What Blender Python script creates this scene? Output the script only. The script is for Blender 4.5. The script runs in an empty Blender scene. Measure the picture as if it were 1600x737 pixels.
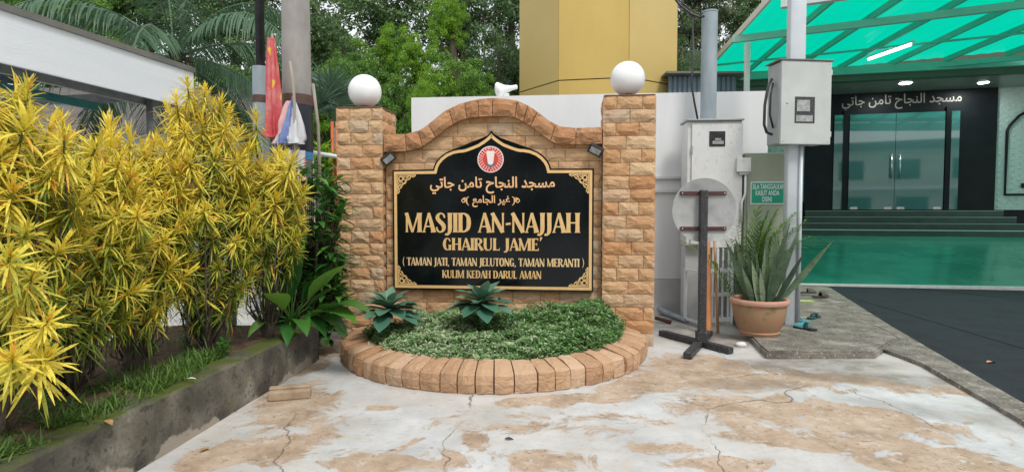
import bpy, bmesh, math, random
import numpy as np
from mathutils import Vector, Matrix, noise as mnoise
R = math.radians
PI = math.pi
sc = bpy.context.scene
C = sc.collection

# ------------------------------------------------------------------ camera
CAMH = 1.4
F = 900.0                      # focal length in photograph pixels (1600 wide)
PITCH = math.atan(38.5 / F)
cd = bpy.data.cameras.new('camera')
cd.lens = 36 * F / 1600
cd.sensor_width = 36
cd.clip_start = 0.05
cd.clip_end = 800
cam = bpy.data.objects.new('camera', cd)
C.objects.link(cam)
cam.location = (0, 0, CAMH)
cam.rotation_euler = (PI / 2 - PITCH, 0, 0)
sc.camera = cam

# ------------------------------------------------------------------ light: bright overcast day
w = bpy.data.worlds.new('World')
sc.world = w
w.use_nodes = True
nt = w.node_tree
bg = nt.nodes['Background']
sky = nt.nodes.new('ShaderNodeTexSky')
sky.sky_type = 'NISHITA'
sky.sun_disc = False
sky.sun_elevation = R(55)
sky.sun_rotation = R(152)
sky.air_density = 1.5
sky.dust_density = 4.0
cl = nt.nodes.new('ShaderNodeTexNoise')
cl.inputs['Scale'].default_value = 2.2
cl.inputs['Detail'].default_value = 5
clr = nt.nodes.new('ShaderNodeValToRGB')
clr.color_ramp.elements[0].position = .3
clr.color_ramp.elements[0].color = (7.3, 7.7, 8.2, 1)
clr.color_ramp.elements[1].position = .7
clr.color_ramp.elements[1].color = (10.0, 10.2, 10.4, 1)
tc = nt.nodes.new('ShaderNodeTexCoord')
mx = nt.nodes.new('ShaderNodeMixRGB')
mx.inputs[0].default_value = .86
nt.links.new(tc.outputs['Generated'], cl.inputs['Vector'])
nt.links.new(cl.outputs['Fac'], clr.inputs['Fac'])
nt.links.new(sky.outputs['Color'], mx.inputs[1])
nt.links.new(clr.outputs['Color'], mx.inputs[2])
nt.links.new(mx.outputs['Color'], bg.inputs['Color'])
bg.inputs['Strength'].default_value = 0.09
sd = bpy.data.lights.new('sun', 'SUN')
sd.energy = 1.5
sd.angle = R(14)
sd.color = (1.0, .96, .9)
sun = bpy.data.objects.new('sun', sd)
C.objects.link(sun)
_e, _a = R(55), R(152)
sun.rotation_euler = Vector((math.cos(_e) * math.sin(_a), math.cos(_e) * math.cos(_a), math.sin(_e))).to_track_quat('Z', 'Y').to_euler()
sc.view_settings.view_transform = 'Standard'
sc.view_settings.look = 'None'
sc.view_settings.exposure = 0.5
sc.view_settings.gamma = 1.0
sc.cycles.max_bounces = 7
sc.cycles.diffuse_bounces = 4
sc.cycles.transparent_max_bounces = 12
sc.cycles.use_denoising = True

# ------------------------------------------------------------------ surveying helpers (photograph pixel -> point of the place)
_cp, _sp = math.cos(PITCH), math.sin(PITCH)
EYE = Vector((0, 0, CAMH))
def ray(px, py):
    x = (px - 800) / F; y = (368.5 - py) / F
    return Vector((x, _cp + y * _sp, -_sp + y * _cp))
def onplane(px, py, p0, n):
    d = ray(px, py)
    return EYE + d * ((Vector(p0) - EYE).dot(n) / d.dot(n))
def G(px, py, z=0.0): return onplane(px, py, (0, 0, z), Vector((0, 0, 1)))
def AT(px, py, Y): return onplane(px, py, (0, Y, 0), Vector((0, 1, 0)))
def frame(o, ang):
    """local frame: x along a facade to the right, y away from the viewer; ang = how far its right end comes nearer"""
    return Matrix.Translation(Vector((o[0], o[1], 0))) @ Matrix.Rotation(-ang, 4, 'Z')
def trace(M, px, py, w_=0.0):
    n = (M.to_3x3() @ Vector((0, 1, 0)))
    p = onplane(px, py, M @ Vector((0, w_, 0)), n)
    q = M.inverted() @ p
    return q.x, q.z

# ------------------------------------------------------------------ materials
def newmat(name):
    m = bpy.data.materials.new(name); m.use_nodes = True
    return m, m.node_tree, m.node_tree.nodes['Principled BSDF']
def nd(t, typ, **kw):
    n = t.nodes.new(typ)
    for k, v in kw.items():
        if k in n.inputs: n.inputs[k].default_value = v
        else: setattr(n, k, v)
    return n
def ramp(t, fac, stops):
    r = t.nodes.new('ShaderNodeValToRGB')
    el = r.color_ramp.elements
    while len(el) < len(stops): el.new(.5)
    for e, (p, c) in zip(list(el), stops):
        e.position = p; e.color = (*c, 1) if len(c) == 3 else c
    t.links.new(fac, r.inputs['Fac'])
    return r
def rgbmix(t, a, b, fac, mode='MIX'):
    m = t.nodes.new('ShaderNodeMixRGB'); m.blend_type = mode
    for i, v in ((0, fac), (1, a), (2, b)):
        if isinstance(v, bpy.types.NodeSocket): t.links.new(v, m.inputs[i])
        else: m.inputs[i].default_value = v if i == 0 else (*v, 1)
    return m.outputs[0]
def pos(t, scale=None):
    g = nd(t, 'ShaderNodeNewGeometry')
    if not scale: return g.outputs['Position']
    v = nd(t, 'ShaderNodeMapping'); v.inputs['Scale'].default_value = scale
    t.links.new(g.outputs['Position'], v.inputs['Vector'])
    return v.outputs['Vector']
def noise(t, vec, scale, detail=5, rough=.6, dist=0):
    n = nd(t, 'ShaderNodeTexNoise', Scale=scale, Detail=detail, Roughness=rough, Distortion=dist)
    t.links.new(vec, n.inputs['Vector'])
    return n.outputs['Fac']
def bump(t, p, h, strength=.3, dist=.01):
    b = nd(t, 'ShaderNodeBump', Strength=strength, Distance=dist)
    t.links.new(h, b.inputs['Height']); t.links.new(b.outputs['Normal'], p.inputs['Normal'])
def mottled(name, c1, c2, scale=6, rough=.6, bs=60, bst=.2, metal=0, speck=None, spec=None, stretch=None, c3=None):
    m, t, p = newmat(name)
    v = pos(t, stretch)
    n = noise(t, v, scale)
    stops = [(.32, c1), (.68, c2)] if c3 is None else [(.28, c1), (.55, c2), (.74, c3)]
    col = ramp(t, n, stops).outputs[0]
    if speck:
        n2 = noise(t, v, scale * 9, 3)
        f = ramp(t, n2, [(.58, (0, 0, 0)), (.68, (1, 1, 1))]).outputs[0]
        col = rgbmix(t, col, speck, f)
    t.links.new(col, p.inputs['Base Color'])
    p.inputs['Roughness'].default_value = rough
    p.inputs['Metallic'].default_value = metal
    if spec is not None: p.inputs['Specular IOR Level'].default_value = spec
    if bst: bump(t, p, noise(t, v, bs, 4), bst, .006)
    return m

M = {}
def stone(name, cols, bst=.55, sc1=1.0):
    m, t, p = newmat(name)
    v = pos(t)
    oi = nd(t, 'ShaderNodeObjectInfo')
    base = ramp(t, oi.outputs['Random'], [(i / (len(cols) - 1), c) for i, c in enumerate(cols)]).outputs[0]
    n = noise(t, v, 9 * sc1, 6, .65)
    col = rgbmix(t, base, (.30, .13, .055), ramp(t, n, [(.54, (0, 0, 0)), (.85, (.6, .6, .6))]).outputs[0])
    n2 = noise(t, v, 22 * sc1, 4)
    col = rgbmix(t, col, (.66, .50, .32), ramp(t, n2, [(.56, (0, 0, 0)), (.8, (.55, .55, .55))]).outputs[0])
    # warped ridges: chipped rock face
    mp = nd(t, 'ShaderNodeMapping'); mp.inputs['Scale'].default_value = (1, 1, 1.9)
    ns = nd(t, 'ShaderNodeTexNoise', Scale=7.0, Detail=3.0)
    t.links.new(v, ns.inputs['Vector'])
    ad = nd(t, 'ShaderNodeVectorMath', operation='MULTIPLY_ADD')
    t.links.new(ns.outputs['Color'], ad.inputs[0]); ad.inputs[1].default_value = (.16, .16, .16)
    t.links.new(v, ad.inputs[2]); t.links.new(ad.outputs[0], mp.inputs['Vector'])
    vo = nd(t, 'ShaderNodeTexVoronoi', Scale=5.5 * sc1); vo.feature = 'DISTANCE_TO_EDGE'
    t.links.new(mp.outputs[0], vo.inputs['Vector'])
    cr = ramp(t, vo.outputs['Distance'], [(0, (1, 1, 1)), (.022, (0, 0, 0))]).outputs[0]
    crm = nd(t, 'ShaderNodeMath', operation='MULTIPLY'); t.links.new(cr, crm.inputs[0])
    gate = ramp(t, noise(t, v, 5.0, 2), [(.47, (0, 0, 0)), (.62, (.6, .6, .6))]).outputs[0]
    t.links.new(gate, crm.inputs[1])
    col = rgbmix(t, col, (.15, .075, .035), crm.outputs[0])
    t.links.new(col, p.inputs['Base Color'])
    p.inputs['Roughness'].default_value = .82
    h = nd(t, 'ShaderNodeMath', operation='MULTIPLY_ADD')
    sm = ramp(t, vo.outputs['Distance'], [(0, (0, 0, 0)), (.22, (1, 1, 1))]).outputs[0]
    t.links.new(sm, h.inputs[0]); h.inputs[1].default_value = .8
    t.links.new(noise(t, v, 40, 5, .7), h.inputs[2])
    bump(t, p, h.outputs[0], bst, .012)
    return m
M['stone'] = stone('ochre split stone', [(.47, .265, .13), (.56, .36, .195), (.49, .265, .125), (.60, .42, .245), (.46, .23, .10), (.55, .33, .165), (.47, .35, .235), (.58, .37, .20), (.52, .31, .165)])
M['coping'] = stone('brown coping stone', [(.36, .17, .075), (.44, .23, .11), (.40, .19, .085)], .6)
M['rim'] = stone('planter rim stone', [(.40, .23, .13), (.50, .32, .19), (.44, .26, .15), (.54, .37, .24), (.42, .22, .11)], .45, 1.5)
M['mortar'] = mottled('dark mortar', (.20, .10, .055), (.12, .06, .035), 20, .9)
M['black_gloss'] = mottled('black stone panel', (.003, .004, .005), (.007, .010, .011), 3, .10, 60, 0, spec=.28)
M['gold'] = mottled('gold paint', (.70, .44, .17), (.78, .52, .23), 12, .45, 60, .05, 0)
M['gold_pale'] = mottled('pale gold paint', (.74, .50, .24), (.80, .58, .30), 12, .45, 60, .05, 0)
M['orange_gold'] = mottled('orange gold paint', (.80, .45, .20), (.86, .52, .26), 12, .45, 60, .05, 0)
M['emblem_red'] = mottled('red enamel', (.62, .03, .035), (.70, .07, .05), 30, .35, 60, 0)
M['emblem_white'] = mottled('white enamel', (.80, .72, .66), (.85, .80, .76), 30, .4, 60, 0)
M['emblem_grey'] = mottled('grey enamel', (.10, .11, .12), (.2, .2, .2), 30, .4, 60, 0)
M['black_metal'] = mottled('black painted metal', (.012, .012, .015), (.03, .03, .034), 14, .45, 90, .15)
M['black_worn'] = mottled('worn black painted steel', (.014, .015, .018), (.035, .036, .04), 10, .5, 90, .2, speck=(.22, .21, .20))
M['white_globe'] = mottled('white globe', (.82, .83, .83), (.86, .86, .86), 5, .28, 60, 0)
M['white_wall'] = mottled('white painted plaster', (.70, .715, .715), (.77, .78, .78), 1.5, .7, 30, .12, stretch=(1.2, 1.2, .45), c3=(.80, .81, .81))
M['plinth'] = mottled('grey white plaster', (.40, .41, .41), (.52, .53, .53), 2.5, .8, 25, .3)
M['cement'] = mottled('raw cement render', (.20, .19, .17), (.33, .31, .28), 4, .85, 50, .4)
M['white_metal'] = mottled('white enamelled metal', (.60, .61, .60), (.72, .73, .72), 3, .42, 60, .04, speck=(.56, .53, .49), stretch=(1, 1, .6))
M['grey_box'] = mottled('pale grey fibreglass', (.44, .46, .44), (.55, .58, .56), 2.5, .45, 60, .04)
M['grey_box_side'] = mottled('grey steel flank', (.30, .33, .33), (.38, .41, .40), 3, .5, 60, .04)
M['grey_pipe'] = mottled('galvanised grey pipe', (.26, .32, .35), (.37, .42, .45), 8, .5, 60, .1, .2, stretch=(1, 1, .25))
M['pole_white'] = mottled('dull white pole', (.50, .54, .58), (.60, .64, .67), 3, .45, 60, .05, .1)
M['olive'] = mottled('olive green cabinet paint', (.29, .33, .24), (.35, .38, .29), 2, .6, 40, .06)
M['sign_green'] = mottled('green sign enamel', (.004, .30, .18), (.008, .34, .21), 3, .4, 60, 0)
M['sign_white'] = mottled('white sign paint', (.78, .8, .8), (.82, .84, .83), 3, .5, 60, 0)
M['dark_glass'] = mottled('dark meter window', (.02, .022, .024), (.05, .052, .055), 30, .12, 60, 0)
M['meter'] = mottled('meter body grey', (.22, .23, .22), (.45, .46, .45), 20, .5, 60, .1)
M['sign_back'] = mottled('weathered aluminium', (.26, .27, .265), (.40, .41, .405), 5, .55, 60, .12, .15, c3=(.33, .34, .335))
M['strap'] = mottled('rusty dark strap', (.045, .012, .012), (.09, .03, .025), 18, .6, 60, .2)
M['orange_pipe'] = mottled('orange pvc pipe', (.52, .20, .075), (.62, .27, .11), 6, .5, 60, .1)
M['wood_stick'] = mottled('bare wood', (.42, .22, .10), (.52, .30, .15), 8, .7, 80, .2, stretch=(1, 1, .2))
M['grey_wood'] = mottled('weathered grey wood', (.28, .24, .20), (.42, .37, .31), 8, .8, 80, .3, stretch=(1, 1, .2))
M['terracotta'] = mottled('weathered terracotta', (.40, .19, .11), (.34, .22, .12), 7, .7, 60, .3, c3=(.17, .12, .055))
M['terracotta_rim'] = mottled('terracotta rim', (.46, .25, .17), (.54, .32, .23), 8, .65, 60, .1)
M['soil'] = mottled('brown soil', (.06, .035, .02), (.14, .09, .05), 12, .95, 60, .8)
M['concrete_pole'] = mottled('spun concrete pole', (.20, .19, .175), (.32, .30, .28), 3, .8, 70, .25, stretch=(1, 1, .5), c3=(.26, .245, .225))
M['brown_band'] = mottled('brown rubber band', (.07, .035, .03), (.12, .06, .05), 8, .6, 60, .1)
M['navy'] = mottled('dark navy paint', (.008, .010, .018), (.015, .02, .03), 6, .4, 60, .05)
M['blue_band'] = mottled('blue band paint', (.03, .20, .42), (.05, .25, .5), 6, .5, 60, .05)
M['red_cloth'] = mottled('faded red cloth', (.62, .05, .06), (.72, .13, .12), 8, .85, 120, .2, c3=(.66, .09, .10))
m, t, p = newmat('faded red printed cloth')
_c = rgbmix(t, (.56, .07, .08), (.62, .24, .23), ramp(t, noise(t, pos(t), 5, 4), [(.4, (0, 0, 0)), (.7, (1, 1, 1))]).outputs[0])
_c = rgbmix(t, _c, (.74, .42, .08), ramp(t, noise(t, pos(t, (1, 1, .45)), 11, 2, .5, .6), [(.60, (0, 0, 0)), (.63, (1, 1, 1))]).outputs[0])
t.links.new(_c, p.inputs['Base Color']); p.inputs['Roughness'].default_value = .9
M['red_cloth'] = m
M['yellow_cloth'] = mottled('yellow cloth print', (.72, .40, .06), (.78, .5, .12), 8, .85, 120, .2)
M['white_cloth'] = mottled('dirty white cloth', (.55, .56, .6), (.72, .73, .75), 6, .85, 120, .2)
M['blue_cloth'] = mottled('faded blue cloth', (.12, .17, .40), (.25, .32, .55), 8, .85, 120, .2)
M['pink_cloth'] = mottled('faded pink cloth', (.66, .34, .33), (.74, .50, .47), 8, .85, 120, .2)
M['tower_gold'] = mottled('ochre gold cladding', (.52, .36, .09), (.64, .45, .13), .8, .5, 4, .03, stretch=(1, 1, .3))
M['tower_side'] = mottled('beige gold cladding', (.54, .39, .13), (.60, .44, .16), .5, .5, 4, .03)
M['seam'] = mottled('dark seam', (.10, .075, .03), (.16, .12, .05), 3, .8)
M['shed_white'] = mottled('ribbed white fascia', (.74, .78, .82), (.80, .83, .86), 1, .6, 30, .5, stretch=(.35, .35, 5))
M['shed_cap'] = mottled('grey brown cap flashing', (.13, .13, .115), (.19, .185, .165), 3, .6, 60, .1)
M['blue_roof'] = mottled('blue underside sheet', (.015, .06, .10), (.025, .09, .14), 2, .5, 60, .1)
M['steel_dull'] = mottled('dull steel tube', (.20, .21, .21), (.32, .33, .33), 6, .5, 60, .1, .3)
M['teal_tube'] = mottled('teal painted tube', (.03, .16, .17), (.05, .22, .22), 6, .5, 60, .1)
M['wire'] = mottled('galvanised wire', (.30, .31, .31), (.42, .43, .43), 30, .5, 60, 0, .5)
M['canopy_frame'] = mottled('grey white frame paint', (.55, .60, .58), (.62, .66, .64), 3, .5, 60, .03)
M['canopy_rafter'] = mottled('rafter paint with green canopy light', (.12, .44, .35), (.15, .50, .40), 3, .5, 60, .03)  # green light from the roof sheets is mixed into this colour
M['canopy_beam'] = mottled('frame paint with green canopy light', (.24, .52, .43), (.28, .57, .48), 3, .5, 60, .03)  # pale beam; the green cast of the canopy light is painted in
M['beam_olive'] = mottled('dark green beam', (.05, .085, .055), (.07, .11, .07), 1, .6, 30, .05)
M['soffit'] = mottled('grey green soffit', (.20, .25, .22), (.26, .31, .27), 2, .35, 30, .05)
M['black_tile'] = mottled('black wall tile', (.005, .007, .009), (.010, .013, .016), 2, .45, 60, 0, spec=.2)
M['wall_relief'] = mottled('pale green relief wall', (.44, .56, .52), (.55, .66, .62), 14, .6, 22, .9)
M['step_tile'] = mottled('dark green step tile', (.015, .05, .04), (.03, .075, .06), 3, .25, 60, .05)
M['step_edge'] = mottled('pale step edge', (.42, .60, .52), (.5, .68, .6), 5, .4, 60, .05)
M['floor_green'] = mottled('polished green floor', (.018, .20, .135), (.045, .29, .20), 1.4, .18, 6, .04)
M['silver'] = mottled('brushed silver letters', (.26, .25, .21), (.40, .38, .33), 10, .4, 60, .05, .3)
M['steel'] = mottled('stainless steel', (.55, .56, .57), (.65, .66, .67), 10, .25, 60, .02, .9)
M['mat_dark'] = mottled('dark turf mat', (.006, .009, .014), (.013, .020, .026), 3, .95, 260, .9, c3=(.009, .018, .022))
M['slipper_teal'] = mottled('teal foam', (.03, .25, .30), (.05, .32, .37), 20, .7, 60, .1)
M['slipper_blue'] = mottled('light blue strap', (.12, .48, .55), (.18, .55, .62), 20, .6, 60, .1)
M['slipper_black'] = mottled('black rubber', (.012, .014, .018), (.03, .03, .035), 20, .7, 60, .2)
M['slipper_brown'] = mottled('dull brown leather', (.045, .03, .032), (.09, .06, .06), 20, .6, 60, .2)
M['slipper_green'] = mottled('dark green foam', (.01, .05, .05), (.02, .09, .085), 20, .8, 60, .2)
M['lime_board'] = mottled('faded lime board', (.34, .42, .14), (.42, .48, .2), 8, .7, 60, .2)
M['brick_loose'] = mottled('tan block', (.27, .19, .125), (.42, .32, .22), 9, .85, 50, .5)
M['pebble'] = mottled('pale stone', (.6, .58, .55), (.75, .73, .7), 9, .8, 40, .3)
M['bark'] = mottled('brown bark', (.05, .035, .025), (.12, .09, .065), 8, .9, 40, .8, stretch=(1, 1, .3))
M['bark_grey'] = mottled('grey palm trunk', (.14, .12, .10), (.24, .21, .17), 5, .9, 30, .6, stretch=(1, 1, 3))
M['palm_fibre'] = mottled('brown palm fibre', (.10, .055, .03), (.2, .11, .06), 14, .95, 50, .8)
M['red_stem'] = mottled('red palm stem', (.50, .08, .03), (.6, .16, .05), 6, .5, 60, .1)
M['clay_tile'] = mottled('grey roof tiles', (.09, .08, .08), (.14, .12, .11), 3, .8, 30, .3)
M['cream_wall'] = mottled('cream house wall', (.60, .58, .53), (.68, .66, .6), 1, .8, 30, .1)
M['roller'] = mottled('grey metal wall', (.10, .14, .18), (.15, .2, .24), 2, .5, 20, .1)
M['leaf_litter'] = mottled('dry orange leaf', (.62, .26, .14), (.72, .38, .22), 20, .8, 60, .1)
M['dead_leaf'] = mottled('dry brown leaf', (.30, .16, .06), (.45, .28, .12), 20, .8, 60, .1)
M['white_plastic'] = mottled('white plastic', (.66, .68, .69), (.74, .75, .76), 4, .5, 60, .05)

def emit(name, c, s):
    m, t, p = newmat(name)
    p.inputs['Base Color'].default_value = (*c, 1)
    p.inputs['Emission Color'].default_value = (*c, 1)
    p.inputs['Emission Strength'].default_value = s
    return m
M['tube_light'] = emit('lit fluorescent tube', (.9, 1, .97), 3.0)
M['down_light'] = emit('lit downlight', (.95, 1, 1), 14.0)

def leafmat(name, lo, mid, hi, rough=.45, trans=.25, speck=None, nscale=3.0, namp=.5, old=None):
    """leaf colour from the 'tint' attribute (age of the leaf) and per-plant variation"""
    m, t, p = newmat(name)
    a = nd(t, 'ShaderNodeAttribute', attribute_name='tint')
    oi = nd(t, 'ShaderNodeObjectInfo')
    v = pos(t)
    n = noise(t, v, nscale, 3)
    s = nd(t, 'ShaderNodeMath', operation='MULTIPLY_ADD'); t.links.new(n, s.inputs[0]); s.inputs[1].default_value = namp
    t.links.new(a.outputs['Fac'], s.inputs[2])
    s2 = nd(t, 'ShaderNodeMath', operation='MULTIPLY_ADD'); t.links.new(oi.outputs['Random'], s2.inputs[0]); s2.inputs[1].default_value = .16
    t.links.new(s.outputs[0], s2.inputs[2])
    s3 = nd(t, 'ShaderNodeMath', operation='SUBTRACT'); t.links.new(s2.outputs[0], s3.inputs[0]); s3.inputs[1].default_value = namp / 2 + .08
    col = ramp(t, s3.outputs[0], [(0, lo), (.5, mid), (1, hi)] if len(hi) == 3 and not old else [(0, lo), (.38, mid), (.70, hi), (.86, hi), (1, old)]).outputs[0]
    if speck:
        n2 = noise(t, v if nscale < 8 else pos(t, (.22, .22, 1.0)), 70, 2)
        col = rgbmix(t, col, speck, ramp(t, n2, [(.56, (0, 0, 0)), (.66, (.7, .7, .7))]).outputs[0])
    t.links.new(col, p.inputs['Base Color'])
    p.inputs['Roughness'].default_value = rough
    p.inputs['Specular IOR Level'].default_value = .35
    tr = nd(t, 'ShaderNodeBsdfTranslucent')
    t.links.new(col, tr.inputs['Color'])
    ms = nd(t, 'ShaderNodeMixShader'); ms.inputs[0].default_value = trans
    out = t.nodes['Material Output']
    t.links.new(p.outputs[0], ms.inputs[1]); t.links.new(tr.outputs[0], ms.inputs[2])
    t.links.new(ms.outputs[0], out.inputs['Surface'])
    return m
M['croton'] = leafmat('croton leaf', (.028, .075, .012), (.30, .36, .04), (.86, .70, .09), .4, .25, (.15, .22, .025), 4, .35, (.80, .42, .05))
M['tree_dark'] = leafmat('dark tree leaf', (.034, .075, .030), (.10, .185, .065), (.24, .36, .14), .5, .4, None, .35, .7)
M['tree_mid'] = leafmat('mid green tree leaf', (.045, .12, .02), (.14, .29, .045), (.30, .50, .08), .5, .35, None, .5, .6)
M['tree_bright'] = leafmat('bright green tree leaf', (.07, .18, .014), (.20, .40, .03), (.38, .56, .055), .5, .35, None, .6, .6)
M['tree_olive'] = leafmat('olive tree leaf', (.04, .06, .028), (.08, .12, .05), (.16, .20, .09), .5, .25, None, .6, .6)
M['palm'] = leafmat('coconut palm leaf', (.03, .075, .035), (.085, .17, .09), (.24, .34, .20), .4, .25, None, 1, .4)
M['fan_palm'] = leafmat('fan palm leaf', (.03, .075, .045), (.07, .14, .08), (.12, .2, .12), .4, .25, None, 2, .3)
M['glossy'] = leafmat('glossy broad leaf', (.012, .06, .014), (.04, .15, .028), (.17, .36, .05), .28, .18, None, 3, .3)
M['cover'] = leafmat('variegated ground cover leaf', (.035, .11, .02), (.11, .25, .06), (.43, .51, .31), .45, .2, None, 1.3, .75)
M['succulent'] = leafmat('blue green leaf', (.03, .10, .065), (.075, .19, .125), (.22, .36, .23), .38, .12, None, 3, .3)
M['snake'] = leafmat('snake plant leaf', (.025, .055, .03), (.08, .13, .07), (.24, .31, .19), .4, .08, (.012, .035, .018), 9, .5)
M['areca'] = leafmat('areca palm leaf', (.03, .09, .015), (.08, .2, .03), (.22, .34, .06), .4, .25, None, 3, .3)
M['grass'] = leafmat('grass blade', (.05, .10, .02), (.09, .19, .035), (.2, .30, .06), .5, .3, None, 3, .5)

# green translucent roof sheet
m, t, p = newmat('green polycarbonate')
p.inputs['Base Color'].default_value = (.0, .50, .34, 1); p.inputs['Roughness'].default_value = .3
tr = nd(t, 'ShaderNodeBsdfTranslucent'); tr.inputs['Color'].default_value = (.0, .52, .35, 1)
ms = nd(t, 'ShaderNodeMixShader'); ms.inputs[0].default_value = .78
t.links.new(p.outputs[0], ms.inputs[1]); t.links.new(tr.outputs[0], ms.inputs[2])
t.links.new(ms.outputs[0], t.nodes['Material Output'].inputs['Surface'])
M['polycarb'] = m
# door glass
m, t, p = newmat('teal door glass')
p.inputs['Base Color'].default_value = (.06, .17, .165, 1); p.inputs['Roughness'].default_value = .03
p.inputs['IOR'].default_value = 2.2
M['door_glass'] = m

# old kerb: cement with black lichen and moss on top faces
m, t, p = newmat('mossy old cement')
v = pos(t)
c = ramp(t, noise(t, v, 3.5, 8, .7), [(.3, (.035, .032, .026)), (.48, (.10, .09, .07)), (.58, (.19, .17, .135)), (.66, (.40, .36, .30))]).outputs[0]
c = rgbmix(t, c, (.015, .015, .013), ramp(t, noise(t, v, 14, 5, .7), [(.52, (0, 0, 0)), (.64, (.8, .8, .8))]).outputs[0])
g = nd(t, 'ShaderNodeNewGeometry'); sx = nd(t, 'ShaderNodeSeparateXYZ'); t.links.new(g.outputs['Normal'], sx.inputs[0])
mo = nd(t, 'ShaderNodeMath', operation='MULTIPLY'); t.links.new(sx.outputs['Z'], mo.inputs[0])
t.links.new(ramp(t, noise(t, v, 4, 5), [(.38, (0, 0, 0)), (.55, (1, 1, 1))]).outputs[0], mo.inputs[1])
mcl = nd(t, 'ShaderNodeMath', operation='MAXIMUM'); t.links.new(mo.outputs[0], mcl.inputs[0])
t.links.new(ramp(t, noise(t, v, 2.1, 4), [(.6, (0, 0, 0)), (.72, (.6, .6, .6))]).outputs[0], mcl.inputs[1])
c = rgbmix(t, c, (.085, .11, .012), mcl.outputs[0])
sp2 = nd(t, 'ShaderNodeSeparateXYZ'); t.links.new(v, sp2.inputs[0])
lw = nd(t, 'ShaderNodeMath', operation='MULTIPLY_ADD'); t.links.new(noise(t, v, 2.4, 6, .6), lw.inputs[0]); lw.inputs[1].default_value = .55; lw.inputs[2].default_value = -.22
lw2 = nd(t, 'ShaderNodeMath', operation='SUBTRACT'); t.links.new(lw.outputs[0], lw2.inputs[0]); t.links.new(sp2.outputs['Z'], lw2.inputs[1])
c = rgbmix(t, c, (.40, .34, .27), ramp(t, lw2.outputs[0], [(.0, (0, 0, 0)), (.02, (.85, .85, .85))]).outputs[0])
t.links.new(c, p.inputs['Base Color']); p.inputs['Roughness'].default_value = .9
bump(t, p, noise(t, v, 30, 8, .75), .8, .02)
M['kerb'] = m

# forecourt: worn white paint over tan cement, cracks; broad patches in the 'tan' attribute
m, t, p = newmat('worn painted cement')
v = pos(t)
at = nd(t, 'ShaderNodeAttribute', attribute_name='tan')
n1 = noise(t, v, 2.6, 12, .72, .9)
a1 = nd(t, 'ShaderNodeMath', operation='MULTIPLY_ADD'); t.links.new(n1, a1.inputs[0]); a1.inputs[1].default_value = 2.5
t.links.new(at.outputs['Fac'], a1.inputs[2])
tanm = ramp(t, a1.outputs[0], [(.0, (0, 0, 0)), (1.0, (1, 1, 1))])
tanm.color_ramp.elements[0].position = .47; tanm.color_ramp.elements[1].position = .62
sub = nd(t, 'ShaderNodeMath', operation='SUBTRACT'); t.links.new(a1.outputs[0], sub.inputs[0]); sub.inputs[1].default_value = 1.14
t.links.new(sub.outputs[0], tanm.inputs['Fac'])
white = ramp(t, noise(t, v, 2.2, 7, .65), [(.3, (.38, .395, .40)), (.5, (.53, .545, .55)), (.7, (.64, .65, .65))]).outputs[0]
white = rgbmix(t, white, (.50, .45, .39), ramp(t, noise(t, v, .9, 6, .7), [(.42, (0, 0, 0)), (.66, (.75, .75, .75))]).outputs[0])
white = rgbmix(t, white, (.36, .35, .33), ramp(t, noise(t, v, 14, 8, .75), [(.54, (0, 0, 0)), (.70, (.65, .65, .65))]).outputs[0])
white = rgbmix(t, white, (.50, .43, .35), ramp(t, noise(t, v, 5.5, 9, .78), [(.50, (0, 0, 0)), (.66, (.6, .6, .6))]).outputs[0])
tan = ramp(t, noise(t, v, 3.3, 8, .68), [(.3, (.27, .19, .125)), (.5, (.42, .315, .225)), (.7, (.54, .435, .34))]).outputs[0]
tan = rgbmix(t, tan, (.58, .54, .49), ramp(t, noise(t, v, 8, 9, .8), [(.54, (0, 0, 0)), (.62, (.7, .7, .7))]).outputs[0])
tan = rgbmix(t, tan, (.13, .08, .045), ramp(t, noise(t, v, 19, 8, .8), [(.55, (0, 0, 0)), (.64, (.85, .85, .85))]).outputs[0])
c = rgbmix(t, white, tan, tanm.outputs[0])
mp = nd(t, 'ShaderNodeMapping'); mp.inputs['Scale'].default_value = (2.2, 7, 1)
t.links.new(v, mp.inputs['Vector'])
c = rgbmix(t, c, (.13, .08, .05), ramp(t, noise(t, mp.outputs[0], 2.2, 6, .75), [(.63, (0, 0, 0)), (.67, (.8, .8, .8))]).outputs[0])
at2 = nd(t, 'ShaderNodeAttribute', attribute_name='damp')
dm = nd(t, 'ShaderNodeMath', operation='MULTIPLY'); t.links.new(at2.outputs['Fac'], dm.inputs[0])
t.links.new(ramp(t, noise(t, v, 4, 7, .7), [(.35, (.3, .3, .3)), (.6, (1, 1, 1))]).outputs[0], dm.inputs[1])
c = rgbmix(t, c, (.15, .12, .09), dm.outputs[0])
c = rgbmix(t, c, (.17, .14, .11), ramp(t, noise(t, v, 60, 4, .7), [(.62, (0, 0, 0)), (.72, (.55, .55, .55))]).outputs[0])
c = rgbmix(t, c, (.22, .20, .17), ramp(t, noise(t, v, 1.7, 10, .8, .5), [(.58, (0, 0, 0)), (.68, (.5, .5, .5))]).outputs[0])
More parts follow.
